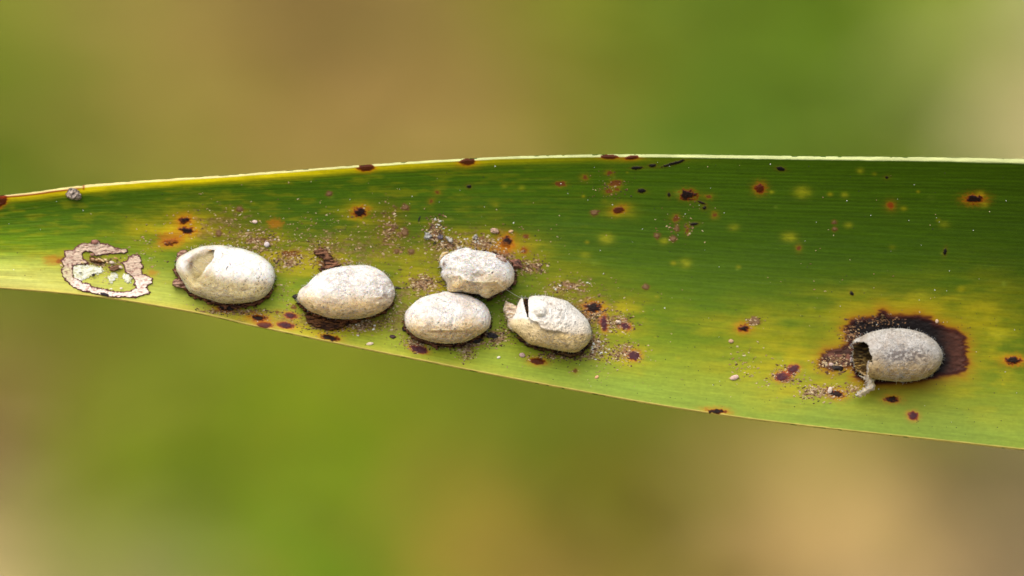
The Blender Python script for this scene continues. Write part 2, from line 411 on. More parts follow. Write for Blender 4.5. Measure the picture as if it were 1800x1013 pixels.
O6E = [(1501, 599), (1535, 583), (1580, 577), (1625, 587), (1650, 612), (1657, 632), (1640, 660), (1600, 671), (1550, 668), (1510, 655), (1499, 625)]
bk_ = smooth(20, 4, sdf(X, Y, O6E) + 10 * (fbm(X / 14, Y / 8, seed=59) - .5))[..., None] * .85
nc = nc * (1 - bk_) + L(12, 7, 6) * bk_
C = C * (1 - mN) + nc * (0.35 + 1.3 * fbm(X / 9, Y / 2.4, seed=53, octv=4))[..., None] * mN
mp_ = smooth(1512, 1490, X)[..., None] * mN * (0.25 + 0.75 * smooth(.45, .65, fbm(X / 7, Y / 5, seed=54)))[..., None] * smooth(590, 612, Y)[..., None]
C = C * (1 - mp_) + L(118, 78, 62) * mp_

# individual spots: x, y, rx, ry, kind, angle
SPOTS = [(643, 294, 13, 6.5, 'redm', -3), (822, 284, 12, 5.5, 'redm', -2), (1070, 275.5, 15, 3.6, 'redm', 2), (1111, 277, 10, 3.2, 'redm', -6), (-2, 353, 14, 10, 'redm', -25),
         (632, 372, 11, 7, 'black', -12), (325, 387, 8, 5, 'black', 0), (328, 405, 10.5, 5, 'black', 8), (301, 426, 11.5, 4.6, 'black', -8), (891, 426, 8.5, 8.5, 'black', 20),
         (1210, 343, 13, 7.5, 'black', 3), (1128, 336, 7, 3.6, 'dot', 0), (1120, 295.5, 9.5, 2.8, 'dot', -3), (1147, 291.5, 6.5, 2.8, 'dot', 0), (1184, 287.5, 21, 2.6, 'dot', -16),
         (1336, 331, 7, 6.5, 'red', 0), (1566, 362, 6, 5.5, 'reds', 0), (1713, 350, 11.5, 5.6, 'black', 0), (1372, 297, 7, 3, 'dot', 10), (1088, 369, 9, 5, 'red', -15), (1081, 323, 10, 5, 'redt', 0),
         (1176, 343, 2.4, 3.6, 'dot', 0), (1234, 357, 7, 2, 'dot', 22), (1238, 366, 4, 3, 'dot', 0), (1219, 394, 7, 2.4, 'dot', -5), (1188, 384, 6, 5, 'redt', 0), (1208, 404, 3, 5, 'redt', 0), (1190, 402, 4.5, 6, 'scab', 0),
         (1781, 634, 11, 5.5, 'black', 0), (1307, 577, 7, 5, 'black', 0), (1327, 564, 11, 6.5, 'scab', 15), (1568, 702, 10, 4.4, 'black', 2), (1605, 731, 8.5, 7, 'purple', 10),
         (1376, 662, 13, 8, 'purple', -10), (1394, 649, 11, 7, 'purple', -20), (1470, 693, 10, 5.5, 'black', 10), (1114, 625, 11, 8, 'purple', 12), (1043, 541, 12, 7.5, 'black', 0),
         (1099, 573, 9, 6, 'purple', 25), (1062, 568, 6, 12, 'purple', -5), (944, 635, 11, 5, 'red', 8), (1011, 652, 5, 5, 'redt', 0), (737, 614, 14, 6, 'purple', 14),
         (581, 594, 12, 4.2, 'black', 12), (502, 572, 13, 5, 'purple', 8), (511, 555, 10, 4.6, 'purple', 8), (464, 571, 13, 5.5, 'purple', 8), (455, 559, 10.5, 4.2, 'black', 8),
         (487, 549, 4, 3.6, 'redt', 0), (517, 540, 5, 3.8, 'redt', 15), (590, 573, 11, 5, 'black', 5), (1258, 723.5, 13, 4, 'black', 4), (1497, 516, 2.6, 3.6, 'dot', -40), (1661, 443, 2.6, 6, 'dot', 12),
         (1559, 312, 3, 2, 'dot', 0), (824, 328, 4, 3, 'dot', 0), (769, 338, 4, 3, 'redt', 0), (758, 354, 3.4, 3, 'redt', -20), (579, 341, 5, 4.2, 'scab', 0), (713, 365, 6.5, 5.5, 'scab', 0), (421, 367, 6, 5, 'scab', 0),
         (384, 411, 5, 5, 'scab', 0), (711, 409, 7, 6, 'scab', 0), (722, 442, 5.5, 5, 'scab', 0), (697, 442, 4.5, 3.6, 'scab', 0), (1045, 374, 7, 5, 'scab', -10), (985, 324, 8, 4, 'redt', 0),
         (1028, 312, 5, 4, 'redt', 0), (1071, 304, 5, 3, 'redt', 0), (1070, 337, 6, 4, 'redt', 0), (1084, 333, 4, 3, 'redt', 0), (1135, 505, 6, 5, 'scab', 0), (876, 408, 3, 2.5, 'redt', 0), (924, 416, 6, 4, 'redt', 0),
         (1256, 378, 4, 4, 'redt', 0), (1246, 346, 5, 3, 'redt', 0), (1155, 415, 5, 4.5, 'scab', 0), (1183, 420, 6, 5, 'scab', 0), (510, 447, 15, 6, 'redt', 0), (572, 462, 12, 5, 'redt', -15), (483, 393, 16, 10, 'soft', 0),
         (922, 440, 7, 6, 'reds', 0), (1467, 391, 4, 3.4, 'scab', 0), (1467, 403, 4, 3.4, 'scab', 0), (1404, 436, 3, 4, 'redt', 0), (395, 541, 14, 4.5, 'black', 6), (118, 455, 9, 4.6, 'dot', -14), (104, 458, 5, 4.4, 'redt', 0), (92, 457, 18, 9, 'soft', 0), (268, 480, 12, 6, 'soft', 0), (300, 417, 26, 12, 'soft', 0), (880, 436, 26, 10, 'soft', 0)]
spot_id = np.zeros(X.shape, np.int32)
H = np.zeros(X.shape)
xs_ = X[:, 0]
for si, (x, y, rx, ry, kind, ang) in enumerate(SPOTS):
    R_ = 6 * max(rx, ry) + 12
    k = np.where(np.abs(xs_ - x) < R_)[0]
    if len(k) == 0: continue
    a0, a1 = k[0], k[-1] + 1
    xx, yy = X[a0:a1], Y[a0:a1]
    ca, sa = math.cos(math.radians(ang)), math.sin(math.radians(ang))
    dx, dy = xx - x, yy - y
    uu = (dx * ca + dy * sa) / rx; vv = (-dx * sa + dy * ca) / ry
    rr = np.sqrt(uu * uu + vv * vv)
    ns = fbm(xx / 4.2, yy / 2.6, seed=100 + si, octv=3) - 0.5
    amp = {'black': 1.5, 'purple': .8, 'red': 1.3, 'redm': .5, 'dot': 1.0, 'reds': 1.0, 'redt': 1.6, 'scab': 1.3, 'soft': .9}[kind]
    r2 = rr + amp * ns
    dd = (r2 - 1) * math.sqrt(rx * ry)
    blk = C[a0:a1]
    def mx(mask, c_):
        global C
        m = np.clip(mask, 0, 1)[..., None]
        C[a0:a1] = C[a0:a1] * (1 - m) + c_ * m
    if kind in ('black', 'redm', 'red'):
        hv = vn(si * 1.37 + .5, 4.2, seed=9); hw = (2.5 + 7.0 * float(hv)) if kind == 'black' else 2.5 + 3 * float(hv)
        f = 0.75 if y > 380 or x < 700 else 0.30 + .3 * float(hv)
        dd = dd + 2.2 * (fbm(xx / 14, yy / 2.2, seed=300 + si) - .5)
        mx(f * np.exp(-np.clip(dd, 0, None) / hw) * smooth(26, 3, dd), orange if kind != 'redm' else L(214, 110, 4))
        mx(0.85 * smooth(3.4, 0.2, dd), redb)
        mx(smooth(0.4, -1.6, dd) * (0.96 if kind == 'black' else 0.55 if kind == 'red' else 0.6), blackc)
    elif kind == 'purple':
        mx(0.6 * np.exp(-np.clip(dd, 0, None) / 4.0) * smooth(14, 2, dd), L(196, 96, 40))
        mx(0.9 * smooth(2.0, -0.5, dd), L(110, 40, 40))
        mx(0.9 * smooth(-0.2, -2.8, dd), purp)
    elif kind == 'dot':
        mx(0.3 * np.exp(-np.clip(dd, 0, None) / 2.5), L(120, 80, 10))
        mx(smooth(1.0, -0.6, dd), blackc)
    elif kind == 'reds':
        mx(0.5 * np.exp(-np.clip(dd, 0, None) / 4.0), L(150, 100, 10))
        mx(0.7 * smooth(2, -3, dd), L(120, 24, 6))
    elif kind == 'redt':
        mx(0.4 * np.exp(-np.clip(dd, 0, None) / 3.0), L(150, 110, 10))
        mx(0.8 * smooth(1, -1.5, dd), L(96, 40, 22))
    elif kind == 'soft':
        mx(0.55 * smooth(4, -8, dd), L(170, 96, 10))
    elif kind == 'scab':
        mx(0.4 * smooth(4, 0, dd), L(110, 70, 20))
        mx(0.8 * smooth(1.0, -0.6, dd), L(92, 62, 40))
        mx(0.7 * smooth(-1.0, -3.2, dd), L(124, 96, 66))
    if kind in ('black', 'purple', 'dot', 'redm', 'red'):
        H[a0:a1] += (0.005 if kind != 'dot' else 0.005) * smooth(1, -3, dd) * (0.4 + 1.2 * (ns + .5)) * smooth(0, 3, np.minimum(rx, ry))
    elif kind == 'scab':
        H[a0:a1] += 0.006 * smooth(1, -3, dd) * (0.6 + ns)
    if kind != 'soft' and rx * ry > 18:
        sel = (dd < 0.4)
        s_ = spot_id[a0:a1]; s_[sel] = si + 1
H += -0.003 * smooth(0, -8, dn) + 0.004 * smooth(0, -4, dn) * fbm(X / 7, Y / 5, seed=57)
spot_id[(dn < 0)] = 900
# margins: pale rim on top, straw edge below
b_ = band(X)
e = (Y - Tq) / b_
isred = ((spot_id > 0) & (spot_id < 900))
rim = L(186, 194, 130)[None, None] * (1 - smooth(900, 150, X)[..., None]) + L(218, 204, 134)[None, None] * smooth(900, 150, X)[..., None]
mr_ = smooth(1.12, 0.85, e + 0.25 * (fbm(X / 18, Y / 4, seed=61) - .5))[..., None] * np.where(isred, 0.0, 1.0)[..., None]
C = C * (1 - mr_) + rim * (0.55 + 0.85 * fbm(X / 30, Y / 1.5, seed=62, octv=5))[..., None] * mr_
rl = np.exp(-((Y - Tq - b_ * 1.15) / 2.0) ** 2) * smooth(155, 130, X) * smooth(-20, 10, X)
C = C * (1 - 0.9 * rl[..., None]) + L(150, 50, 10) * 0.9 * rl[..., None]
rl = np.exp(-((X - 147) / 1.8) ** 2) * smooth(10, 6, Y - Tq)
C = C * (1 - 0.9 * rl[..., None]) + L(140, 40, 8) * 0.9 * rl[..., None]
e2 = (Bq - Y)
ml = smooth(4.6, 2.2, e2 + 1.5 * (fbm(X / 12, Y / 4, seed=63) - .5))[..., None] * np.where(isred, 0.0, 1.0)[..., None]
C = C * (1 - ml) + L(206, 188, 96) * (0.8 + 0.35 * fbm(X / 15, Y / 2, seed=64))[..., None] * ml
# tiny ridges along the veins
H += 0.0005 * vein * smooth(0.9, 0.3, TT) + 0.002 * (fbm(X / 60, TT * 60, seed=66, octv=2) - .5)
jag = 1.3 * (fbm(X / 12, X * 0 + 3.3, seed=67, octv=5) - .5) + 3.0 * smooth(.76, .9, vn(X / 9, X * 0 + 5.3, seed=68)) * np.where(TT > .5, -1, 1)
W = leaf_w(X, Y) + H
V3 = P3(X, Y + jag * ((TT < .002) | (TT > .998)) * 1.2, W)
du = np.gradient(V3, axis=0); dv = np.gradient(V3, axis=1)
NRM = np.cross(dv, du); NRM /= np.linalg.norm(NRM, axis=-1, keepdims=True) + 1e-12
nc_, nr_ = X.shape
idx = np.arange(nc_ * nr_).reshape(nc_, nr_)
F = np.stack([idx[:-1, :-1], idx[:-1, 1:], idx[1:, 1:], idx[1:, :-1]], -1).reshape(-1, 4)
if NRM[600, 200, 2] < 0: NRM = -NRM
fid = spot_id[:-1, :-1].reshape(-1)
ecen = e[:-1, :-1].reshape(-1); e2c = e2[:-1, :-1].reshape(-1)
fid = np.where((fid == 0) & (ecen < 1.0), 1001, fid)
fid = np.where((fid == 0) & (e2c < 3.4), 1002, fid)
VF, CF, NF = V3.reshape(-1, 3), C.reshape(-1, 3), NRM.reshape(-1, 3)

leaf = empty("leaf", (0, 0, -0.12))
tag(leaf, "long strap-shaped green leaf with yellow blotches, dark spots and six white cocoons on it", "leaf")
def leaf_part(name, ids, label=None):
    f = F[np.isin(fid, ids)]
    if len(f) < 3: return None
    v, f2, c_, n_ = compact(VF, f, CF, NF)
    v = v - np.array([0, 0, -0.12])
    o = mesh_from(name, v, f2, M_LEAF, leaf, colour=c_, normals=n_)
    if label: o['label'] = label
    return o
leaf_part("blade", [0])
leaf_part("pale_margin", [1001], "pale cream upper edge of the leaf")
leaf_part("straw_margin", [1002], "thin straw-coloured lower edge of the leaf")
leaf_part("dead_patch", [900], "dark brown dead patch around the right-hand cocoon")
KN = {'black': 'black spot with an orange halo', 'redm': 'dark red spot on the upper leaf edge', 'purple': 'purple-brown oval spot', 'red': 'red-brown spot', 'reds': 'soft red spot', 'dot': 'small black mark',
      'redt': 'small brown fleck', 'scab': 'small pale-centred scab'}
for si, s in enumerate(SPOTS):
    if np.count_nonzero(fid == si + 1) > 12:
        leaf_part("leaf_spot", [si + 1], KN[s[4]])
# underside
cu = COLS[::4]; 
if cu[-1] != COLS[-1]: cu = np.append(cu, COLS[-1])
tu = np.linspace(0, 1, 24)
XU = np.repeat(cu[:, None], 24, 1); YU = top_y(cu)[:, None] + (bot_y(cu) - top_y(cu))[:, None] * tu[None]
WU = leaf_w(XU, YU) - 0.045 * np.clip(np.minimum(tu, 1 - tu) * 14, 0, 1)[None] - 0.002
VU = P3(XU, YU, WU).reshape(-1, 3) - np.array([0, 0, -0.12])
iu = np.arange(XU.size).reshape(XU.shape)
FU = np.stack([iu[:-1, :-1], iu[1:, :-1], iu[1:, 1:], iu[:-1, 1:]], -1).reshape(-1, 4)
mesh_from("underside", VU, FU, M_LEAF, leaf, colour=np.tile(L(90, 125, 40), (len(VU), 1)))

# ------------------------------------------------------------------ cocoons
def tilt(cx, cy):
    """local slope of the leaf (dw per sheet step in y and x)"""
    return ((leaf_w(cx, cy + 15, False) - leaf_w(cx, cy - 15, False)) / 30.0, (leaf_w(cx + 15, cy, False) - leaf_w(cx - 15, cy, False)) / 30.0)

def closed_r(poly, cx, cy, n):
    """radius of a star-shaped outline about (cx, cy) at n angles"""
    P = np.array(poly, float) - np.array([cx, cy])
    # densify with a periodic Catmull-Rom
    D = []
    m = len(P)
    for i in range(m):
        p0, p1, p2, p3 = P[i - 1], P[i], P[(i + 1) % m], P[(i + 2) % m]
        for t in np.linspace(0, 1, 12, endpoint=False):
            D.append(0.5 * ((2 * p1) + (-p0 + p2) * t + (2 * p0 - 5 * p1 + 4 * p2 - p3) * t * t + (-p0 + 3 * p1 - 3 * p2 + p3) * t ** 3))
    D = np.array(D)
    th = np.arctan2(D[:, 1], D[:, 0]); r = np.hypot(D[:, 0], D[:, 1])
    o = np.argsort(th); th, r = th[o], r[o]
    th = np.concatenate([th - 2 * math.pi, th, th + 2 * math.pi]); r = np.concatenate([r, r, r])
    a = np.linspace(-math.pi, math.pi, n, endpoint=False)
    return a, np.interp(a, th, r)

def cocoon(poly, hc, H_, seed, wrinkle=0.010, extra=None, cut=None, colour=None, nt_=440, ns_=170, tint=(1, 1, 1), specks=1.0, phimax=150, tip=0.0):
    P = np.array(poly)
    cx, cy = P.mean(0)
    a, r = closed_r(poly, cx, cy, nt_)
    phi = np.radians(phimax) * np.linspace(0.0, 1, ns_) ** 0.9
    A, PH = np.meshgrid(a, phi, indexing='ij')
    Rr = np.repeat(r[:, None], ns_, 1)
    sn = np.sin(PH)
    # flatten the very undersides a little so it sits on its base
    px = cx + Rr * sn * np.cos(A); py = cy + Rr * sn * np.sin(A)
    ty, tx = tilt(cx, cy)
    base = leaf_w(cx, cy, False) + ty * (py - cy) + tx * (px - cx)
    up = np.cos(PH)
    shape = np.sign(up) * np.abs(up) ** 0.86
    nx, ny, nz = sn * np.cos(A) * Rr / 40.0, sn * np.sin(A) * Rr / 40.0, up * 1.4
    big = fbm(nx * 1.1 + 5, ny * 1.1, nz + seed, seed=seed, octv=2) - .5
    n1 = fbm(nx * 2.3, ny * 2.3, nz * 2 + seed, seed=seed + 3, octv=3)
    rid = 1 - np.abs(2 * n1 - 1) * 2
    n2 = fbm(nx * 9, ny * 9, nz * 7, seed=seed + 5, octv=3) - .5
    n3 = fbm(nx * 28, ny * 28, nz * 22, seed=seed + 7, octv=2) - .5
    d = wrinkle * 1.3 * big + wrinkle * 0.40 * (rid - .4) + wrinkle * 0.7 * n2 + wrinkle * 0.6 * n3
    ex = extra(px, py) if extra else 0.0
    w_ = base + hc + H_ * shape + (d + ex) * np.clip(up + 0.25, 0, 1)
    dp = (wrinkle * 0.35 * n2 + wrinkle * 0.55 * n3) * 300 * sn
    px = px + dp * np.cos(A); py = py + dp * np.sin(A)
    c0 = np.ones(A.shape + (3,)) * (L(226, 224, 218) * np.array(tint)) * (1 + 0.22 * n2 + 0.22 * n3)[..., None]
    crease_shade = smooth(.46, .32, n1)[..., None] * .3  # crease shade painted in: darker tan where the relief runs low
    c0 = c0 * (1 - crease_shade) + L(170, 150, 128) * crease_shade
    # shade and leaf bounce painted into the lower side as tan; mottled straw tint
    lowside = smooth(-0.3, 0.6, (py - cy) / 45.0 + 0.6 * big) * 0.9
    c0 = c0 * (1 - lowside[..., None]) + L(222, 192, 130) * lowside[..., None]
    mt = smooth(.5, .75, fbm(nx * 3.5, ny * 3.5, nz * 3, seed=seed + 11, octv=3))[..., None] * 0.28
    c0 = c0 * (1 - mt) + L(180, 158, 130) * mt
    if colour: c0 = colour(px, py, A, PH, c0, nx, ny, nz)
    sp = smooth(.71, .76, fbm(nx * 17, ny * 17, nz * 17, seed=seed + 21, octv=2)) * smooth(.40, .56, fbm(nx * 2, ny * 2, nz * 2, seed=seed + 23, octv=2) + 0.22 * (py - cy) / 45.0) * specks
    sp = np.clip(sp, 0, 1)
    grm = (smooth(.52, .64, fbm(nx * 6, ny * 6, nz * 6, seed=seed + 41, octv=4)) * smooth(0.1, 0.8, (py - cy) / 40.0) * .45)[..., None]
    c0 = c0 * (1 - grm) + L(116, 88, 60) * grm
    c0 = c0 * (1 - 0.85 * sp[..., None]) + L(52, 38, 30) * 0.85 * sp[..., None]
    sp = smooth(.80, .84, vn(nx * 34, ny * 34, nz * 34, seed=seed + 31)) * smooth(.80, .84, vn(nx * 9, ny * 9, nz * 9, seed=seed + 32)) * specks
    c0 = c0 * (1 - 0.8 * sp[..., None]) + L(40, 30, 28) * 0.8 * sp[..., None]
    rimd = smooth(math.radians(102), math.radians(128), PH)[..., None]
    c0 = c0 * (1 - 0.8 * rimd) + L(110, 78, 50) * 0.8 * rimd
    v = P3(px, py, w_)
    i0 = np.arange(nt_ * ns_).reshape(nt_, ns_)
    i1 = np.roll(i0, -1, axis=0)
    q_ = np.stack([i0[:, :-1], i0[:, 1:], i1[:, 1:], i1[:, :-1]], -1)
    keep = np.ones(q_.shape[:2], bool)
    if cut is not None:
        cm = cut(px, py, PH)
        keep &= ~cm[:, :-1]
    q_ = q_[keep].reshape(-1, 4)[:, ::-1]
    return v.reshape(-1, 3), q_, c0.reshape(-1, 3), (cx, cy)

def base_of(cx, cy):
    return P3(cx, cy, float(leaf_w(cx, cy, False))).reshape(3)

def add_shell(root, data, base, name="shell", thick=0.0, mat=None):
    v, q_, c_, _ = data
    v, q_, c_ = compact(v, q_, c_)
    o = mesh_from(name, v - base, q_, mat or M_SILK, root, colour=c_)
    if thick:
        md = o.modifiers.new("wall", 'SOLIDIFY'); md.thickness = thick; md.offset = -1
    return o

def patch(name, parent, base, poly, thick, colfn, mat, warp=2.0, wscale=6.0, res=0.8, rough=0.5, seed=0, lift=0.0, holes=None, soft=2.5, wfn=None):
    """a thin raised crust lying on the leaf, with an irregular outline"""
    P = np.array(poly)
    x0, y0 = P.min(0) - 6; x1, y1 = P.max(0) + 6
    xs = np.arange(x0, x1, res); ys = np.arange(y0, y1, res)
    gx, gy = np.meshgrid(xs, ys, indexing='ij')
    wx_ = warp * 2 * (fbm(gx / wscale, gy / wscale, seed=seed + 1, octv=3) - .5); wy_ = warp * 2 * (fbm(gx / wscale, gy / wscale, seed=seed + 2, octv=3) - .5)
    d = sdf(gx + wx_, gy + wy_, poly)
    if holes:
        for h in holes: d = np.maximum(d, -sdf(gx + wx_, gy + wy_, h))
    n = fbm(gx / 8.0, gy / 2.4, seed=seed + 3, octv=4)
    prof = np.sqrt(np.clip(smooth(0, -soft, d), 0, 1))
    hgt = thick * prof * (1 - rough + 2 * rough * n) + 0.0015
    bw = wfn(gx, gy) if wfn is not None else leaf_w(gx, gy)
    v = P3(gx, gy, bw + hgt + lift * prof).reshape(-1, 3)
    c_ = colfn(gx, gy, d, n)
    ii = np.arange(gx.size).reshape(gx.shape)
    q_ = np.stack([ii[:-1, :-1], ii[1:, :-1], ii[1:, 1:], ii[:-1, 1:]], -1)
    q_ = q_[:, ::-1] if False else q_
    inside = (d < 0.3)
    kf = inside[:-1, :-1] & inside[1:, :-1] & inside[1:, 1:] & inside[:-1, 1:]
    q_ = q_[kf][:, ::-1]
    if len(q_) == 0: return None
    v, q_, c_ = compact(v, q_, c_.reshape(-1, 3))
    return mesh_from(name, v - base, q_, mat, parent, colour=c_)

def crust_col(c_in, c_edge, c_lo=None, ew=1.4):
    c_lo = c_lo if c_lo is not None else c_in * 0.6
    def f(gx, gy, d, n):
        m = smooth(.30, .68, n)[..., None]
        c_ = c_lo * (1 - m) + c_in * m
        ed = smooth(-ew, -ew * 0.3, d)[..., None]
        return c_ * (1 - ed) + c_edge * ed
    return f

TANC, BRN, DBR = L(176, 142, 122), L(104, 66, 40), L(44, 24, 16)

def grow(poly, dx, dy, k=1.05, ky=None):
    P = np.array(poly); c = P.mean(0); ky = ky or k
    return [(c[0] + (x - c[0]) * k + dx, c[1] + (y - c[1]) * ky + dy) for x, y in P]

def tube(pts, rad, seg=6):
    pts = np.array(pts, float); n = len(pts)
    V, Q = [], []
    for i in range(n):
        t_ = pts[min(i + 1, n - 1)] - pts[max(i - 1, 0)]; t_ /= np.linalg.norm(t_) + 1e-12
        a = np.cross(t_, [0, 0, 1.0]); a /= np.linalg.norm(a) + 1e-9; b = np.cross(t_, a)
        r = rad if np.isscalar(rad) else rad[i]
        for k in range(seg):
            an = 2 * math.pi * k / seg
            V.append(pts[i] + r * (a * math.cos(an) + b * math.sin(an)))
    for i in range(n - 1):
        for k in range(seg):
            Q.append((i * seg + k, i * seg + (k + 1) % seg, (i + 1) * seg + (k + 1) % seg, (i + 1) * seg + k))
    return np.array(V), np.array(Q)

def fibres(root, data, base, n, seed, nt_=440, ns_=170, bad=None):
    """loose silk strands lying over the shell"""
    r_ = np.random.default_rng(seed)
    G = data[0].reshape(nt_, ns_, 3)
    VV, QQ, CC, off = [], [], [], 0
    m = 12
    for i in range(n):
        j = r_.uniform(.06, .68) * ns_ if r_.random() < .8 else r_.uniform(.6, .75) * ns_
        t = r_.uniform(0, nt_)
        head = r_.uniform(0, 2 * math.pi); curl = r_.normal() * .2; st = r_.uniform(.006, .016)
        pts = []
        for k_ in range(m):
            a, b = int(t) % nt_, int(np.clip(j, 2, ns_ - 3))
            p = G[a, b]; pts.append(p + np.array([0, 0, .0008 + .0012 * r_.random()]))
            # local steps per unit length
            da = np.linalg.norm(G[(a + 1) % nt_, b] - p) + 1e-5; db = np.linalg.norm(G[a, b + 1] - p) + 1e-5
            head += curl + r_.normal() * .08
            t += math.cos(head) * st / da; j += math.sin(head) * st / db
            if j < 3 or j > ns_ * .8: break
        if len(pts) < 4: continue
        pts = np.array(pts)
        if bad is not None and bad(pts): continue
        pts[1:-1] = (pts[:-2] + 2 * pts[1:-1] + pts[2:]) / 4
        v, q_ = tube(pts, r_.uniform(.0005, .0009), 3)
        VV.append(v); QQ.append(q_ + off); off += len(v)
        CC.append(np.ones((len(v), 3)) * L(236, 230, 214))
    o = mesh_from("silk_strands", np.concatenate(VV) - base, np.concatenate(QQ), M_SILK, root, colour=np.concatenate(CC))
    o['kind'] = 'stuff'

# --- 1: open-fronted cocoon at left
O1 = Z(300, 420, 7.79, [(75, 345), (110, 260), (210, 195), (300, 150), (420, 105), (560, 88), (700, 88), (830, 110), (980, 135), (1130, 185), (1270, 260), (1380, 360), (1425, 470),
                        (1420, 570), (1380, 680), (1300, 780), (1180, 845), (1020, 875), (860, 885), (700, 880), (560, 840), (400, 790), (260, 720), (190, 620), (130, 520), (80, 430)])
PIT = Z(300, 420, 7.79, [(270, 240), (380, 170), (480, 145), (600, 155), (590, 260), (545, 330), (480, 400), (430, 500), (400, 620), (330, 620), (250, 520), (215, 420), (225, 310)])
EDGE1 = Z(300, 420, 7.79, [(600, 160), (590, 250), (545, 330), (470, 410), (400, 470)])
def seg_dist(px, py, pts):
    d = np.full(px.shape, 1e9)
    for (ax, ay), (bx, by) in zip(pts[:-1], pts[1:]):
        ex, ey = bx - ax, by - ay
        h = np.clip(((px - ax) * ex + (py - ay) * ey) / (ex * ex + ey * ey), 0, 1)
        d = np.minimum(d, np.hypot(px - ax - ex * h, py - ay - ey * h))
    return d
def pit_mask(px, py):
    wv = 1.6 * (fbm(px / 4, py / 4, seed=71) - .5)
    d = sdf(px + wv, py + wv, PIT)
    near = seg_dist(px, py, EDGE1)
    s = 1.0 + 11.0 * smooth(3, 14, near) 
    return smooth(s * 0.6, -s, d)
def ex1(px, py):
    m = pit_mask(px, py)
    de = seg_dist(px, py, EDGE1)
    lipw = 0.008 * np.exp(-(de / 5.0) ** 2) * (1 - m)
    fold = 0.007 * (fbm(px / 9, py / 7, seed=73, octv=2) - .5)
    lower = -0.010 * smooth(478, 500, py) * smooth(530, 505, py)
    return -0.055 * m + lipw + fold + lower
def col1(px, py, A, PH, c0, nx, ny, nz):
    s = PH / math.radians(90)
    rimm = smooth(.70, .95, s + 0.10 * (fbm(px / 8, py / 8, seed=74) - .5))[..., None] * 0.75
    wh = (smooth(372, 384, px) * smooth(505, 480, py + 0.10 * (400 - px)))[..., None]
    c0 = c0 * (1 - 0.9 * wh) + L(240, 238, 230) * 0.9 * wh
    lw = (smooth(466, 492, py) * (1 - wh[..., 0]))[..., None]  # white above, tan below: light and shade put into the colour
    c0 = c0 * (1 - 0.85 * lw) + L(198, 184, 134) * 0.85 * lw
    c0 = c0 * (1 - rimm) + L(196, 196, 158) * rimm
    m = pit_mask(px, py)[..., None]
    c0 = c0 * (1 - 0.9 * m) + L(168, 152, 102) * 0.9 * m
    b = np.exp(-(((px - 336) / 4.0) ** 2 + ((py - 465) / 8.0) ** 2))[..., None]
    c0 = c0 * (1 - .7 * b) + L(120, 90, 70) * .7 * b
    b = (np.exp(-(((px - 465) / 2.5) ** 2 + ((py - 498) / 5.0) ** 2)) + .6 * np.exp(-(((px - 396) / 7) ** 2 + ((py - 512) / 4.0) ** 2)))[..., None]
    c0 = c0 * (1 - .6 * b) + L(110, 90, 76) * .6 * b
    return c0
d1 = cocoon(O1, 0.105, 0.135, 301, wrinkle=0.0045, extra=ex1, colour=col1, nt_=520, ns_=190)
b1 = base_of(*d1[3])
c1 = empty("cocoon", b1)
tag(c1, "largest white cocoon, leftmost, with a hollow opening in its left end", "cocoon", "cocoons on the leaf")
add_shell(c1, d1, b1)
fibres(c1, d1, b1, 230, 1, 520, 190)
pink_c = crust_col(TANC, L(80, 48, 44), L(130, 92, 78))
patch("crust", c1, b1, grow(O1, -1, 6.5, 1.02, 1.05), 0.035, crust_col(L(128, 84, 56), L(84, 44, 26), DBR), M_CRUST, warp=7, wscale=6, seed=410)
patch("crust_flake", c1, b1, Z(300, 420, 7.79, [(20, 590), (60, 545), (140, 540), (240, 610), (240, 690), (150, 680), (60, 670), (15, 640)]), 0.06, pink_c, M_CRUST, warp=1.5, seed=420)
patch("crust_flake", c1, b1, Z(300, 420, 7.79, [(80, 190), (150, 150), (220, 150), (270, 200), (200, 260), (100, 330), (50, 310), (75, 250)]), 0.055, pink_c, M_CRUST, warp=1.5, seed=424)
patch("crust_flake", c1, b1, Z(300, 420, 7.79, [(30, 430), (90, 430), (150, 540), (110, 545), (60, 500)]), 0.05, pink_c, M_CRUST, warp=1.5, seed=428)

# --- 2: plain egg-shaped cocoon
O2 = Z(510, 450, 7.79, [(100, 560), (135, 470), (230, 390), (330, 290), (450, 210), (600, 165), (760, 140), (900, 130), (1040, 128), (1180, 170), (1290, 240), (1380, 340), (1430, 460),
                        (1425, 560), (1390, 650), (1310, 730), (1180, 800), (1020, 845), (860, 865), (680, 862), (520, 845), (380, 798), (260, 750), (170, 675), (110, 615)])
def col2(px, py, A, PH, c0, nx, ny, nz):
    b = smooth(.45, .62, fbm(px / 5, py / 4, seed=82)) * smooth(648, 676, px) * smooth(478, 498, py)
    return c0 * (1 - .55 * b[..., None]) + L(150, 120, 96) * .55 * b[..., None]
def ex2(px, py):
    return 0.012 * smooth(.5, .7, fbm(px / 8, py / 6, seed=83)) * smooth(640, 670, px)
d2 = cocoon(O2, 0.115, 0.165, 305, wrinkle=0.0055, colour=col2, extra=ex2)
b2 = base_of(*d2[3])
c2 = empty("cocoon", b2)
tag(c2, "smooth whole egg-shaped white cocoon, second from the left, with a narrow left end", "cocoon", "cocoons on the leaf")
add_shell(c2, d2, b2)
fibres(c2, d2, b2, 330, 2)
patch("crust", c2, b2, grow(O2, -1, 6.0, 1.0, 1.05), 0.035, crust_col(L(120, 76, 44), L(70, 38, 16), DBR), M_CRUST, warp=7, wscale=6, seed=430)
patch("crust_flake", c2, b2, Z(480, 360, 3.896, [(215, 740), (300, 765), (420, 800), (520, 790), (480, 840), (400, 870), (320, 850), (230, 815)]), 0.03, crust_col(L(104, 68, 36), L(80, 48, 12), DBR), M_CRUST, warp=3, seed=434)
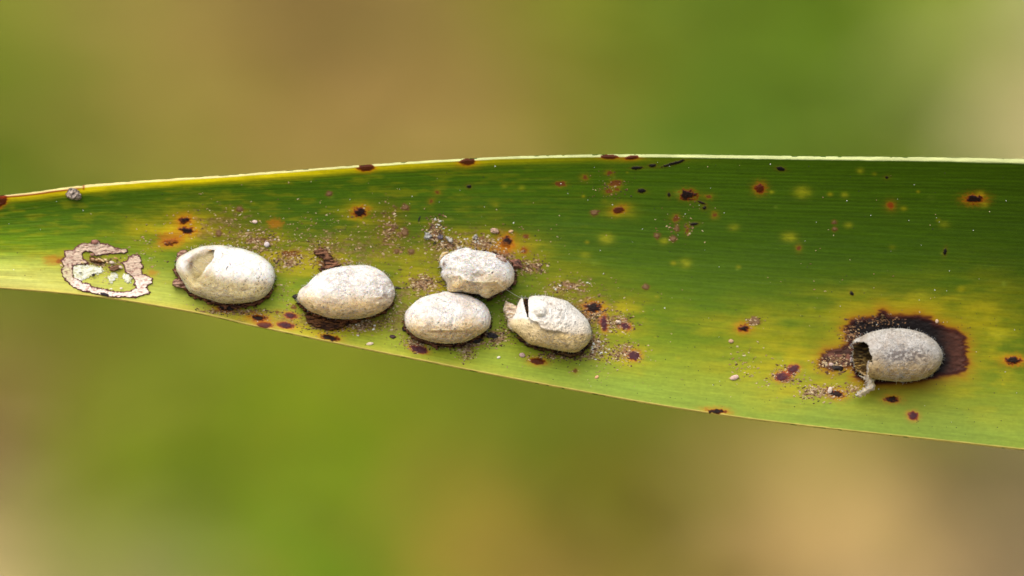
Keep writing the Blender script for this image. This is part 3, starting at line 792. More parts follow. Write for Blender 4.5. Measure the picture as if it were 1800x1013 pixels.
patch("crust_flake", c2, b2, Z(480, 360, 3.896, [(275, 310), (340, 290), (390, 340), (430, 390), (480, 410), (400, 440), (320, 460), (300, 440), (350, 420), (340, 370), (280, 340)]), 0.035,
      crust_col(L(132, 92, 66), L(70, 36, 14), DBR), M_CRUST, warp=2.5, seed=438)

# --- 3: upper of the touching pair
O3 = Z(760, 420, 8.444, [(115, 330), (180, 250), (280, 200), (380, 160), (520, 132), (600, 165), (750, 185), (880, 208), (1000, 260), (1110, 325), (1190, 430), (1215, 520), (1200, 640), (1130, 720), (1030, 780),
                         (900, 840), (820, 880), (745, 860), (690, 825), (560, 808), (420, 790), (290, 795), (225, 755), (215, 650), (150, 570), (130, 505), (150, 455), (118, 400)])
F3L = Z(760, 420, 8.444, [(310, 545), (420, 540), (470, 600), (620, 635), (800, 640), (950, 640), (1060, 720)])
def ex3(px, py):
    d = seg_dist(px, py, F3L)
    b = 0.011 * np.exp(-(d / 2.4) ** 2)
    below = -0.009 * smooth(0, 8, py - np.interp(px, [p[0] for p in F3L], [p[1] for p in F3L])) * smooth(520, 508, py)
    dent = -0.022 * np.exp(-(((px - 838) / 12) ** 2 + ((py - 487) / 6) ** 2)) - 0.014 * np.exp(-(((px - 812) / 10) ** 2 + ((py - 483) / 5) ** 2))
    lp = -0.05 * np.exp(-(((px - 780.5) / 3.0) ** 2 + ((py - 466) / 6.0) ** 2))
    return b + below + dent + lp + 0.012 * (fbm(px / 10, py / 7, seed=85) - .5)
def col3(px, py, A, PH, c0, nx, ny, nz):
    b = np.exp(-(((px - 780.5) / 2.6) ** 2 + ((py - 466) / 6.5) ** 2))[..., None]
    c0 = c0 * (1 - .7 * b) + L(120, 84, 60) * .7 * b
    b = (np.exp(-(((px - 809 - (py - 489) * .6) / 1.6) ** 2 + ((py - 489) / 5.0) ** 2)))[..., None]
    c0 = c0 * (1 - .7 * b) + L(150, 160, 84) * .7 * b
    b = smooth(.6, .66, fbm(px / 3, py / 2, seed=86)) * np.exp(-(((px - 862) / 9) ** 2 + ((py - 512) / 5) ** 2))
    return c0 * (1 - .7 * b[..., None]) + L(70, 44, 34) * .7 * b[..., None]
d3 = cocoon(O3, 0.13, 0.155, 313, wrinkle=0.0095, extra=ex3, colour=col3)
b3 = base_of(*d3[3])
c3 = empty("cocoon", b3)
tag(c3, "crumpled angular white cocoon with a frayed left end, upper of the touching pair", "cocoon", "cocoons on the leaf")
add_shell(c3, d3, b3)
fibres(c3, d3, b3, 330, 3)
patch("crust", c3, b3, grow(O3, 3, 2.5, 1.03, 1.05), 0.035, crust_col(L(110, 78, 56), L(60, 34, 16), DBR), M_CRUST, warp=7, wscale=6, seed=440)
W3 = lambda gx, gy: leaf_w(gx, gy) + 0.10
patch("torn_lip", c3, b3, Z(760, 420, 8.444, [(85, 330), (110, 250), (150, 195), (220, 185), (260, 210), (200, 250), (150, 290), (130, 350), (90, 360)]), 0.02, crust_col(L(196, 176, 136), L(170, 146, 104), L(160, 132, 96)), M_SILK, warp=1, seed=444, lift=0.03, wfn=W3)
patch("crust_flake", c3, b3, Z(760, 420, 8.444, [(930, 235), (1000, 235), (1060, 270), (1110, 300), (1100, 345), (1040, 345), (1000, 310), (950, 280)]), 0.02, crust_col(L(196, 176, 160), L(150, 116, 100), L(150, 116, 100)), M_CRUST, warp=1, seed=446,
      wfn=lambda gx, gy: leaf_w(gx, gy) + 0.19)

# --- 4: lower of the touching pair
O4 = Z(700, 500, 8.444, [(98, 560), (105, 430), (200, 310), (320, 215), (450, 165), (600, 132), (720, 105), (850, 120), (1000, 150), (1150, 210), (1270, 290), (1340, 380), (1370, 480), (1365, 590), (1320, 670),
                         (1200, 750), (1080, 815), (980, 852), (840, 872), (700, 875), (560, 862), (440, 835), (300, 790), (200, 720), (130, 645)])
def ex4(px, py):
    cr = -0.010 * np.exp(-((px - 796 + 0.15 * (py - 560)) / 2.2) ** 2) * smooth(540, 555, py) * smooth(590, 575, py)
    rg = 0.010 * np.exp(-((py - 580.5) / 1.4) ** 2) * smooth(756, 764, px) * smooth(800, 792, px)
    be = -0.014 * smooth(579, 586, py) * smooth(740, 765, px)
    return cr + rg + be + 0.010 * (fbm(px / 8, py / 8, seed=87, octv=2) - .5)
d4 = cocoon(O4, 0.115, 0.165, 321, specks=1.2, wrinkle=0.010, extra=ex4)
b4 = base_of(*d4[3])
c4 = empty("cocoon", b4)
tag(c4, "rounded oval white cocoon with grey creases, lower of the touching pair", "cocoon", "cocoons on the leaf")
add_shell(c4, d4, b4)
fibres(c4, d4, b4, 330, 4)
patch("crust", c4, b4, grow(O4, -1, 5.5, 1.03, 1.06), 0.035, crust_col(L(116, 78, 52), L(70, 40, 22), DBR), M_CRUST, warp=7, wscale=6, seed=450)

# --- 5: torn cocoon
O5 = Z(880, 510, 8.444, [(330, 118), (400, 118), (480, 92), (600, 85), (700, 95), (850, 130), (980, 165), (1050, 220), (1180, 330), (1290, 450), (1340, 570), (1345, 690), (1290, 800), (1200, 880), (1120, 922),
                         (1000, 918), (850, 895), (700, 860), (560, 830), (420, 790), (330, 720), (240, 640), (165, 570), (130, 490), (190, 370), (235, 270), (285, 150)])
SLIT = Z(880, 510, 8.444, [(318, 40), (440, 40), (424, 110), (410, 150), (412, 230), (418, 320), (414, 405), (398, 412), (378, 345), (360, 280), (340, 210), (326, 150), (318, 120)])
R5 = Z(880, 510, 8.444, [(415, 400), (450, 450), (560, 480), (600, 560), (700, 600), (860, 610), (960, 640), (1080, 650)])
R5x, R5y = [p[0] for p in R5], [p[1] for p in R5]
def ex5(px, py):
    yl = np.interp(px, R5x, R5y)
    above = smooth(2.0, -2.5, py - yl + 3 * (fbm(px / 4, py / 4, seed=88) - .5)) * smooth(926, 930, px) * smooth(1024, 984, px)
    rg = 0.016 * np.exp(-((py - yl) / 2.2) ** 2) * smooth(928, 932, px) * smooth(1010, 985, px)
    kn = 0.045 * (0.5 + 1.0 * fbm(px / 5, py / 5, seed=95)) * np.clip(1 - ((px - 950) / 11.5) ** 2 - ((py - 548) / 9.5) ** 2, 0, 1) ** .6
    gr = -0.03 * np.exp(-(((px - 961) / 3.4) ** 2 + ((py - 549 + (px - 961) * .6) / 8) ** 2))
    sc_ = 0.028 * (fbm(px / 7, py / 7, seed=89, octv=3) - .5) * smooth(.3, .9, above)
    sp = 0.03 * smooth(930, 915, px) * smooth(560, 530, py)
    return 0.030 * above * smooth(1015, 965, px) + rg * smooth(1000, 960, px) + kn + gr + sc_ + sp
def cut5(px, py, PH):
    return (sdf(px + 1.0 * (fbm(px / 3, py / 3, seed=90) - .5), py, SLIT) < 0)
def col5(px, py, A, PH, c0, nx, ny, nz):
    yl = np.interp(px, R5x, R5y)
    up = smooth(3, -3, py - yl)[..., None]
    c0 = c0 * (1 - .5 * up) + L(234, 228, 214) * .5 * up
    lo_ = smooth(1, 6, py - yl)[..., None]
    c0 = c0 * (1 - .6 * lo_) + L(220, 196, 132) * .6 * lo_
    kn = np.exp(-(((px - 947) / 8) ** 2 + ((py - 549) / 7) ** 2))[..., None]
    c0 = c0 * (1 - .7 * kn) + L(232, 224, 206) * .7 * kn
    b = (np.exp(-(((px - 968) / 2.6) ** 2 + ((py - 534) / 2.2) ** 2)) + np.exp(-(((px - 986) / 3.2) ** 2 + ((py - 545) / 2.0) ** 2)) * .7 + np.exp(-(((px - 956) / 3.2) ** 2 + ((py - 572) / 1.6) ** 2)) * .7)[..., None]
    return c0 * (1 - .7 * b) + L(140, 108, 76) * .7 * b
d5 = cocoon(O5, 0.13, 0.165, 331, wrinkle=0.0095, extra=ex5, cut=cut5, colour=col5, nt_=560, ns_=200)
b5 = base_of(*d5[3])
c5 = empty("cocoon", b5)
tag(c5, "torn white cocoon with a pointed shred and a slit at its left end", "cocoon", "cocoons on the leaf")
add_shell(c5, d5, b5, thick=0.006, mat=M_SILK_THIN)
fibres(c5, d5, b5, 340, 5, 560, 200, bad=lambda p: (p[:, 0] * 300 + 900 < 934).any())
patch("torn_flap", c5, b5, Z(880, 510, 8.444, [(70, 150), (150, 190), (235, 235), (290, 330), (270, 430), (250, 600), (180, 620), (95, 550), (100, 440), (50, 340), (30, 270)]), 0.03,
      crust_col(L(214, 198, 174), L(186, 166, 136), L(186, 164, 138)), M_SILK, warp=1.6, wscale=4, seed=462, lift=0.02, wfn=lambda gx, gy: leaf_w(gx, gy) + 0.11 + 0.05 * (fbm(gx / 8, gy / 6, seed=463) - .3) - 0.003 * np.clip(905 - gx, 0, 30))
patch("crust", c5, b5, grow(O5, 1, 5.0, 1.02, 1.06), 0.03, crust_col(L(104, 76, 44), L(74, 50, 14), DBR), M_CRUST, warp=7, wscale=6, seed=460)

# --- 6: right-hand cocoon on the dead patch
O6 = Z(1470, 540, 5.958, [(185, 352), (250, 315), (350, 268), (480, 235), (620, 225), (780, 236), (920, 280), (1030, 350), (1100, 450), (1112, 540), (1075, 630), (990, 710), (880, 760), (740, 780), (600, 777),
                          (470, 762), (370, 742), (290, 720), (215, 670), (180, 590), (170, 500), (172, 420)])
HOLE6 = Z(1470, 540, 5.958, [(120, 365), (200, 372), (280, 358), (335, 400), (352, 450), (372, 520), (378, 570), (345, 600), (350, 660), (330, 700), (362, 738), (250, 790), (120, 640)])
def cut6(px, py, PH):
    return (sdf(px + 5 * (fbm(px / 3, py / 3, seed=91) - .5), py + 5 * (fbm(px / 3, py / 3, seed=92) - .5), HOLE6) < 0) & ((PH < 1.75) | (px < 1512))
def col6(px, py, A, PH, c0, nx, ny, nz):
    b = smooth(.42, .56, fbm(px / 4.5, py / 3, seed=93)) * np.exp(-(((px - 1588) / 44) ** 2 + ((py - 626) / 14) ** 2)) * 1.5
    b = np.clip(b, 0, 1)[..., None]
    c0 = c0 * np.array([.66, .65, .63])
    c0 = c0 * (1 - .8 * b) + L(84, 74, 70) * .8 * b
    n_ = smooth(.5, .66, fbm(px / 2.6, py / 2.6, seed=94))[..., None] * .28
    c0 = c0 * (1 - n_) + L(120, 104, 88) * n_
    d_ = np.exp(-(((px - 1543) / 2.0) ** 2 + ((py - 649) / 1.6) ** 2))[..., None]
    return c0 * (1 - .9 * d_) + L(70, 34, 10) * .9 * d_
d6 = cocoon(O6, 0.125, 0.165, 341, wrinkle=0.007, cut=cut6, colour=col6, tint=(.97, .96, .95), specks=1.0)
b6 = base_of(*d6[3])
c6 = empty("cocoon", b6)
tag(c6, "grey-white cocoon alone at right on the dark brown patch, open at its left end", "cocoon", "cocoons on the leaf")
add_shell(c6, d6, b6, thick=0.006, mat=M_SILK_THIN)
fibres(c6, d6, b6, 340, 6, bad=lambda p: (p[:, 0] * 300 + 900 < 1534).any())
# inner lining seen through the hole
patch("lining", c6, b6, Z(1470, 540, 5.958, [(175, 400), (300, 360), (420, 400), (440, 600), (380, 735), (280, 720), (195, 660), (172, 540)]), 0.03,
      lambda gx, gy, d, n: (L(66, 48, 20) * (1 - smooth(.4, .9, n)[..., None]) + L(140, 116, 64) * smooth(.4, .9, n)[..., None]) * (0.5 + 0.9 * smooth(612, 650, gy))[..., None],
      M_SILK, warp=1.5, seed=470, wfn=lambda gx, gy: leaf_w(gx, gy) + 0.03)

def ribbon(name, parent, base, pts, seed, colr):
    """pts: px, py, half width (sheet steps), height above leaf, roll"""
    pts = np.array(pts, float); n = 40
    s = np.linspace(0, len(pts) - 1, n)
    i = np.arange(len(pts))
    cx, cy, hw, hz, rl = [np.interp(s, i, pts[:, k]) for k in range(5)]
    tx, ty = np.gradient(cx), np.gradient(cy); ln = np.hypot(tx, ty) + 1e-9
    nx, ny = -ty / ln, tx / ln
    m = 9
    V, Cc = [], []
    for side in (1, -1):
        for j in range(m):
            f = j / (m - 1) * 2 - 1
            jag = hw * f * (1 + 0.9 * (vn(s * 3.5, np.full_like(s, np.sign(f) * 3 + 7), seed=seed) - .5))
            ro = np.radians(rl)
            px_ = cx + nx * jag * np.cos(ro); py_ = cy + ny * jag * np.cos(ro)
            wz = leaf_w(cx, cy) + hz + jag / 300 * np.sin(ro) - 0.02 * (f * f) + 0.035 * (fbm(s * 2.5, f * 1.5 + 5, seed=seed + 1) - .5) + side * 0.004 * (1 - abs(f))
            V.append(P3(px_, py_, wz))
            Cc.append(np.ones((n, 3)) * colr * (0.75 + 0.5 * fbm(s * 2.5, f * 3 + 5, seed=seed + 2))[:, None])
    V = np.array(V); Cc = np.array(Cc)
    ii = np.arange(2 * m * n).reshape(2 * m, n)
    Q = []
    for a, b, fl in [(0, m, False), (m, 2 * m, True)]:
        g_ = ii[a:b]
        q_ = np.stack([g_[:-1, :-1], g_[1:, :-1], g_[1:, 1:], g_[:-1, 1:]], -1).reshape(-1, 4)
        Q.append(q_[:, ::-1] if fl else q_)
    return mesh_from(name, V.reshape(-1, 3) - base, np.concatenate(Q), M_SILK, parent, colour=Cc.reshape(-1, 3))
z6 = lambda pts: [(1470 + a / 5.958, 540 + b / 5.958, c, d, e_) for a, b, c, d, e_ in pts]
ribbon("hanging_shred", c6, b6, z6([(345, 560, 3, .17, 20), (342, 640, 3.4, .165, 10), (338, 700, 4, .15, 0), (340, 750, 6.5, .14, 0), (356, 790, 9, .13, -10), (352, 835, 8.5, .12, -20), (318, 872, 5, .11, -10), (280, 890, 7, .10, 20), (240, 912, 6, .09, -20), (203, 930, 2.5, .08, 10)]), 501, L(208, 180, 150))
ribbon("torn_shred", c6, b6, z6([(240, 715, .8, .07, 0), (275, 735, 3, .08, 0), (320, 750, 4, .10, 10), (350, 765, 3, .11, 10)]), 505, L(206, 180, 150))

# ------------------------------------------------------------------ scar of a fallen cocoon at the far left
RING = Z(90, 410, 7.795, [(1065, 250), (1030, 215), (880, 200), (800, 150), (680, 140), (650, 95), (560, 95), (530, 135), (450, 125), (380, 155), (300, 230), (175, 235), (185, 330), (130, 370), (165, 460), (130, 500),
                          (150, 590), (230, 690), (300, 740), (380, 790), (500, 810), (620, 840), (760, 870), (900, 885), (1040, 885), (1180, 890), (1240, 860), (1350, 840), (1365, 800), (1310, 750), (1340, 710),
                          (1390, 690), (1390, 610), (1330, 580), (1250, 550), (1240, 500), (1270, 470), (1240, 400), (1230, 330), (1190, 295), (1110, 290), (1060, 330), (1020, 380), (940, 400), (990, 440), (1000, 530),
                          (1100, 600), (1140, 650), (1120, 700), (1160, 740), (1100, 775), (1000, 800), (880, 795), (760, 765), (640, 745), (560, 730), (540, 690), (430, 675), (400, 640), (310, 600), (300, 450),
                          (420, 430), (520, 420), (450, 350), (430, 290), (470, 260), (560, 270), (620, 320), (720, 300), (900, 285), (1010, 285)])
bs = base_of(183, 475)
scar = empty("cocoon_scar", bs)
tag(scar, "ragged ring of pinkish-brown crust and white film where a cocoon came off, far left", "cocoon scar")
def ringc(gx, gy, d, n):
    m = smooth(.30, .55, .5 * n + .5 * fbm(gx / 3, gy / 2.6, seed=98))[..., None]
    upw = smooth(478, 500, gy)[..., None]
    cin = L(204, 182, 158) * (1 - upw) + L(240, 222, 206) * upw
    bg_ = (smooth(132, 120, gx) * smooth(466, 474, gy))[..., None] * .7
    cin = cin * (1 - bg_) + L(196, 190, 140) * bg_
    c_ = (L(140, 104, 92) * (1 - upw) + L(190, 154, 140) * upw) * (1 - m) + cin * m
    ed = smooth(-3.0, -1.5, d + 2.4 * (fbm(gx / 3, gy / 3, seed=97) - .5))[..., None]
    return c_ * (1 - ed) + L(96, 56, 56) * ed
patch("crust_ring", scar, bs, RING, 0.011, ringc, M_CRUST, warp=2.0, wscale=3.5, res=0.6, seed=480, rough=.55, soft=2.2)
filmc = lambda gx, gy, d, n: (L(212, 214, 196) * (1 - smooth(.42, .6, fbm(gx / 4, gy / 3, seed=96))[..., None] * .6) + L(170, 168, 96) * smooth(.42, .6, fbm(gx / 4, gy / 3, seed=96))[..., None] * .6)
for k, pts in enumerate([[(280, 450), (420, 425), (560, 440), (700, 475), (725, 500), (690, 550), (590, 570), (500, 620), (400, 665), (310, 620), (280, 540)],
                         [(780, 580), (860, 530), (915, 560), (900, 610), (850, 660), (810, 690), (775, 620)], [(980, 550), (1080, 560), (1110, 620), (1080, 690), (1000, 660), (980, 610)]]):
    patch("silk_film", scar, bs, Z(90, 410, 7.795, pts), 0.006, filmc, M_FILM, warp=3.6, wscale=3, res=0.6, seed=484 + k * 4, rough=.6)
patch("brown_crust", scar, bs, Z(90, 410, 7.795, [(800, 470), (880, 430), (960, 440), (930, 500), (860, 530), (800, 520)]), 0.03, crust_col(L(140, 104, 76), L(84, 48, 34)), M_CRUST, warp=1.4, seed=497)
patch("brown_crust", scar, bs, Z(90, 410, 7.795, [(520, 320), (600, 330), (720, 380), (740, 410), (640, 410), (540, 400)]), 0.02, crust_col(L(110, 74, 40), L(74, 40, 20)), M_CRUST, warp=1.4, seed=499)

# ------------------------------------------------------------------ crumbs
PHI = (1 + 5 ** .5) / 2
ICO = np.array([(-1, PHI, 0), (1, PHI, 0), (-1, -PHI, 0), (1, -PHI, 0), (0, -1, PHI), (0, 1, PHI), (0, -1, -PHI), (0, 1, -PHI), (PHI, 0, -1), (PHI, 0, 1), (-PHI, 0, -1), (-PHI, 0, 1)], float)
ICO /= np.linalg.norm(ICO[0])
ICF = np.array([(0, 11, 5), (0, 5, 1), (0, 1, 7), (0, 7, 10), (0, 10, 11), (1, 5, 9), (5, 11, 4), (11, 10, 2), (10, 7, 6), (7, 1, 8), (3, 9, 4), (3, 4, 2), (3, 2, 6), (3, 6, 8), (3, 8, 9), (4, 9, 5), (2, 4, 11), (6, 2, 10), (8, 6, 7), (9, 8, 1)])
def subdiv(v, f):
    v = list(map(tuple, v)); cache = {}; nf = []
    def midp(a, b):
        k = (min(a, b), max(a, b))
        if k not in cache:
            m = np.array(v[a]) + np.array(v[b]); m /= np.linalg.norm(m); v.append(tuple(m)); cache[k] = len(v) - 1
        return cache[k]
    for a, b, c in f:
        ab, bc, ca = midp(a, b), midp(b, c), midp(c, a)
        nf += [(a, ab, ca), (b, bc, ab), (c, ca, bc), (ab, bc, ca)]
    return np.array(v), np.array(nf)
IC2 = subdiv(ICO, ICF); IC3 = subdiv(*IC2); IC4 = subdiv(*IC3)

def crumb_mesh(items, lvl=(ICO, ICF), rough=.35):
    """items: px, py, rx, ry, rz (sheet steps), angle, colour, lift"""
    bv, bf = lvl
    VV, FF, CC = [], [], []
    off = 0
    for (px, py, rx, ry, rz, ang, c_, lift) in items:
        j = bv * (1 + rough * (rng.random((len(bv), 1)) - .5) * 2)
        j = j * np.array([rx, ry, rz])
        ca, sa = math.cos(ang), math.sin(ang)
        x_ = j[:, 0] * ca - j[:, 1] * sa; y_ = j[:, 0] * sa + j[:, 1] * ca
        w0 = float(leaf_w(px, py)) + rz * 0.45 / 300 + lift
        v = P3(px + x_, py + y_, w0 + j[:, 2] / 300)
        VV.append(v); FF.append(bf[:, ::-1] + off); off += len(bv)
        CC.append(np.ones((len(bv), 3)) * np.asarray(c_) * (0.8 + 0.4 * rng.random((len(bv), 1))))
    return np.concatenate(VV), np.concatenate(FF), np.concatenate(CC)

PAL = {'pale': [L(176, 152, 112), L(156, 130, 92), L(192, 174, 138), L(146, 118, 84)], 'brown': [L(116, 82, 50), L(90, 60, 34), L(142, 108, 72), L(78, 52, 34)],
       'dark': [L(34, 24, 24), L(22, 18, 20), L(52, 34, 28)], 'white': [L(222, 224, 216), L(206, 208, 196)]}
bins = {'pale': [], 'brown': [], 'dark': [], 'white': []}
keys = ['pale', 'brown', 'dark', 'white']
OUTL = [O1, O2, O3, O4, O6]
def ok_here(x, y):
    return top_y(x) + 12 < y < bot_y(x) - 6
for (x, y, sx, sy, n, mixp, sz) in CL:
    for i in range(int(n * 3.0)):
        px, py = x + sx * rng.normal() * .75, y + sy * rng.normal() * .75
        if not ok_here(px, py): continue
        k = keys[rng.choice(4, p=np.array(mixp) / sum(mixp))]
        s = .55 * sz * min(1.7, math.exp(rng.normal() * .5)) * (.8 if k == 'dark' else 1)
        bins[k].append((px, py, s * rng.uniform(.9, 2.0), s * rng.uniform(.5, 1), s * .42, rng.uniform(-.6, .6), PAL[k][rng.integers(len(PAL[k]))], 0))
# dust over the whole leaf
for i in range(900):
    px = rng.uniform(-60, 1860); py = rng.uniform(280, 790)
    if not ok_here(px, py): continue
    t_ = (py - top_y(px)) / (bot_y(px) - top_y(px))
    dens = 0.25 + 0.75 * (vn(px / 120, py / 60, seed=99)) * (1 if px < 1150 else .55)
    if rng.random() > dens: continue
    k = 'dark' if rng.random() < (.60 if t_ > .6 else .45) else ('white' if rng.random() < .45 else 'pale')
    s = rng.uniform(.5, 1.05) if k != 'pale' else rng.uniform(.6, 1.4)
    bins[k].append((px, py, s * rng.uniform(.9, 1.5), s * rng.uniform(.6, 1), s * .5, rng.uniform(-3, 3), PAL[k][rng.integers(len(PAL[k]))], 0))
for i in range(520):
    px = rng.uniform(300, 1860); T_, B_ = float(top_y(px)), float(bot_y(px))
    py = T_ + (B_ - T_) * rng.uniform(.55, .97)
    if not ok_here(px, py) or vn(px / 70, py / 50, seed=110) < rng.random() * .9: continue
    s = rng.uniform(.45, 1.0)
    bins['dark'].append((px, py, s * rng.uniform(.9, 1.6), s * .8, s * .5, rng.uniform(-3, 3), PAL['dark'][rng.integers(3)], 0))
names = {'pale': ("pale_crumbs", "scattered pale pinkish crumbs lying round the cocoons on the leaf"), 'brown': ("brown_crumbs", "scattered brown crumbs of old frass round the cocoons on the leaf"),
         'dark': ("black_specks", "tiny black specks sprinkled over the leaf"), 'white': ("white_dust", "tiny white dust grains sprinkled over the leaf")}
for k in keys:
    v, f, c_ = crumb_mesh(bins[k])
    o = mesh_from(names[k][0], v, None, M_CRUMB, None, colour=c_, tris=f, smooth_=False)
    in_frame(o); tag(o, names[k][1], names[k][0].split('_')[1], kind='stuff')

# larger grains one can pick out, each its own thing
GR = [("pellet", 130.5, 342, 14, 9.5, 9, .35, L(150, 136, 122), "grey-brown crumbly pellet just under the upper leaf edge at far left", "pellet"),
      ("scab", 907, 464, 11, 8, 8, .5, L(118, 78, 62), "brown lumpy scab against the right end of the crumpled upper cocoon of the pair", "scab"),
      ("flake", 752, 415, 8.5, 6, 3.5, .3, L(176, 176, 170), "white-grey flake to the left above the touching pair of cocoons", "flake"),
      ("flake", 789, 421, 8, 5, 4, .6, L(184, 180, 170), "white crinkled flake just above the left end of the crumpled upper cocoon", "flake"),
      ("flake", 836, 417, 4.5, 7, 3, .5, L(190, 184, 176), "narrow grey upright flake above the middle of the crumpled upper cocoon", "flake"),
      ("pellet", 774, 417, 5, 4, 4, 0, L(92, 84, 92), "small bluish-grey pellet between two white flakes above the touching pair", "pellet"),
      ("grain", 650, 604.5, 6.5, 2.8, 2.4, -.15, L(226, 206, 180), "long pale grain near the lower leaf edge below the egg-shaped cocoon", "grain"),
      ("grain", 876.5, 628.5, 3.4, 2.2, 2.2, -.3, L(226, 222, 200), "small white oval grain below the gap between the pair and the torn cocoon", "grain"),
      ("grain", 918, 624.5, 5.5, 4.2, 3.6, .3, L(186, 158, 150), "pinkish lump below the left end of the torn cocoon", "grain"),
      ("grain", 1049, 663, 4, 2.6, 2.4, -.6, L(226, 176, 130), "orange-tinted grain near the lower edge to the right of the torn cocoon", "grain"),
      ("grain", 469, 430, 5, 4.6, 4, 0, L(204, 192, 190), "round whitish grain above the right end of the largest cocoon", "grain"),
      ("grain", 448, 390, 4.6, 3, 3, .1, L(216, 190, 176), "pale grain lying on green leaf well above the largest cocoon", "grain"),
      ("flake", 577, 458, 10, 3.2, 3.5, .55, L(96, 92, 104), "slanting bluish-grey flake above the left part of the egg-shaped cocoon", "flake"),
      ("pellet", 519, 522, 4.6, 3.6, 3.5, 0, L(46, 38, 40), "small black pellet at the pointed left tip of the egg-shaped cocoon", "pellet"),
      ("splinter", 699, 506, 6, 1.6, 1.6, .1, L(60, 46, 36), "short dark splinter sticking out from the right end of the egg-shaped cocoon", "splinter"),
      ("pellet", 712, 578, 5, 5, 4, 0, L(44, 34, 40), "black pellet at the lower left end of the lower cocoon of the pair", "pellet"),
      ("pellet", 691, 592, 5, 3.2, 3, .1, L(70, 50, 52), "dark brown pellet left of the lower cocoon of the pair near the leaf edge", "pellet"),
      ("pellet", 865, 590, 10, 4.4, 4, .15, L(38, 36, 42), "elongated black pellet to the right of the lower cocoon of the pair", "pellet"),
      ("pellet", 837, 599, 8, 4, 4, -.1, L(34, 30, 32), "black pellet tucked under the lower right end of the lower cocoon of the pair", "pellet"),
      ("pellet", 400, 541, 11, 4, 4, .1, L(30, 22, 22), "black pellet under the lower side of the largest cocoon", "pellet"),
      ("pellet", 590, 574, 9, 3.6, 3.6, .1, L(42, 36, 42), "black pellet below the lower side of the egg-shaped cocoon", "pellet"),
      ("pellet", 1497.5, 632, 4, 4, 3.5, 0, L(176, 160, 156), "small grey grain left of the open end of the right-hand cocoon", "pellet"),
      ("grain", 1461, 641, 4.2, 3.2, 3, 0, L(190, 166, 156), "pale grain on the purple blotch left of the right-hand cocoon", "grain"),
      ("pellet", 1472, 647, 9, 4, 3.5, .1, L(34, 26, 24), "black pellet on the purple blotch left of the right-hand cocoon", "pellet"),
      ("grain", 1459, 686, 4, 6, 3, .3, L(206, 190, 176), "upright pale grain beside the black spot lower left of the right-hand cocoon", "grain"),
      ("flake", 1552, 557, 6, 5, 3, .4, L(96, 72, 40), "brown flake on the upper rim of the dark dead patch", "flake"),
      ("grain", 1647, 565, 3, 3.6, 2.4, 0, L(190, 166, 140), "tiny pale grain on the upper right rim of the dark dead patch", "grain"),
      ("pellet", 1087, 566, 5, 3, 3, .1, L(206, 186, 166), "pale oval grain in the crumbs right of the torn cocoon", "pellet"),
      ("splinter", 737, 385, 1.2, 5, 1.2, .35, L(24, 26, 12), "short black sliver left above the touching pair of cocoons", "splinter"),
      ("pellet", 870, 406, 6.5, 4.5, 4, 0, L(178, 148, 124), "knobbly pale tan lump above the right part of the crumpled upper cocoon", "pellet"),
      ("grain", 898, 407, 4.5, 2.2, 2.2, -.25, L(196, 160, 120), "slim tan grain above the black spot near the touching pair", "grain"),
      ("grain", 1291, 664, 8, 4.5, 3.6, -.3, L(206, 176, 160), "pale pinkish lump on yellow leaf between the torn and right-hand cocoons", "grain"),
      ("grain", 1285, 600, 4.5, 3.4, 3, 0, L(190, 156, 120), "small tan grain beneath the black spot right of the middle of the leaf", "grain")]
for gi, (nm, px, py, rx, ry, rz, ang, c_, lab, cat) in enumerate(GR):
    if nm == 'flake':
        an = np.linspace(0, 2 * math.pi, 11, endpoint=False)
        rd = rng.uniform(.45, 1.25, 11)
        qx, qy = np.cos(an) * rd * rx, np.sin(an) * rd * ry
        pl = [(px + a * math.cos(ang) - b_3 * math.sin(ang), py + a * math.sin(ang) + b_3 * math.cos(ang)) for a, b_3 in zip(qx, qy)]
        b = base_of(px, py)
        o = patch(nm, None, b, pl, 0.022, crust_col(c_ * 1.15, c_ * .7, c_ * .45), M_FILM, warp=2.0, wscale=3, res=.5, rough=.9, seed=900 + gi * 5)
        if o is not None: in_frame(o, b); tag(o, lab, cat)
        continue
    big = max(rx, ry) > 9
    b = base_of(px, py)
    lv = IC4 if big else IC3
    v0, f0 = lv
    # lumpy form from noise, not random spikes
    s_ = rng.integers(1000)
    nn = fbm(v0[:, 0] * 1.7 + 9, v0[:, 1] * 1.7 + 9, v0[:, 2] * 1.7 + 9, seed=int(s_), octv=4)
    k_ = (0.25 + 1.5 * nn)[:, None] if nm != 'grain' else (0.9 + 0.2 * nn)[:, None]
    j = v0 * k_ * np.array([rx, ry, rz]) * (1.0 if nm != 'flake' else 1.1)
    ca, sa = math.cos(ang), math.sin(ang)
    x_ = j[:, 0] * ca - j[:, 1] * sa; y_ = j[:, 0] * sa + j[:, 1] * ca
    w0 = float(leaf_w(px, py)) + rz * 0.6 / 300
    v = P3(px + x_, py + y_, w0 + j[:, 2] * (0.2 if nm == 'flake' else .75) / 300) - b
    cc = np.ones((len(v0), 3)) * c_ * (-0.9 + 3.6 * fbm(v0[:, 0] * 4 + 3, v0[:, 1] * 4 + 3, v0[:, 2] * 4 + 3, seed=int(s_) + 3, octv=3))[:, None]
    if nm == 'grain': cc = np.ones((len(v0), 3)) * c_
    o = mesh_from(nm, v, None, M_CRUMB, None, colour=cc, tris=f0[:, ::-1])
    in_frame(o, b); tag(o, lab, cat)
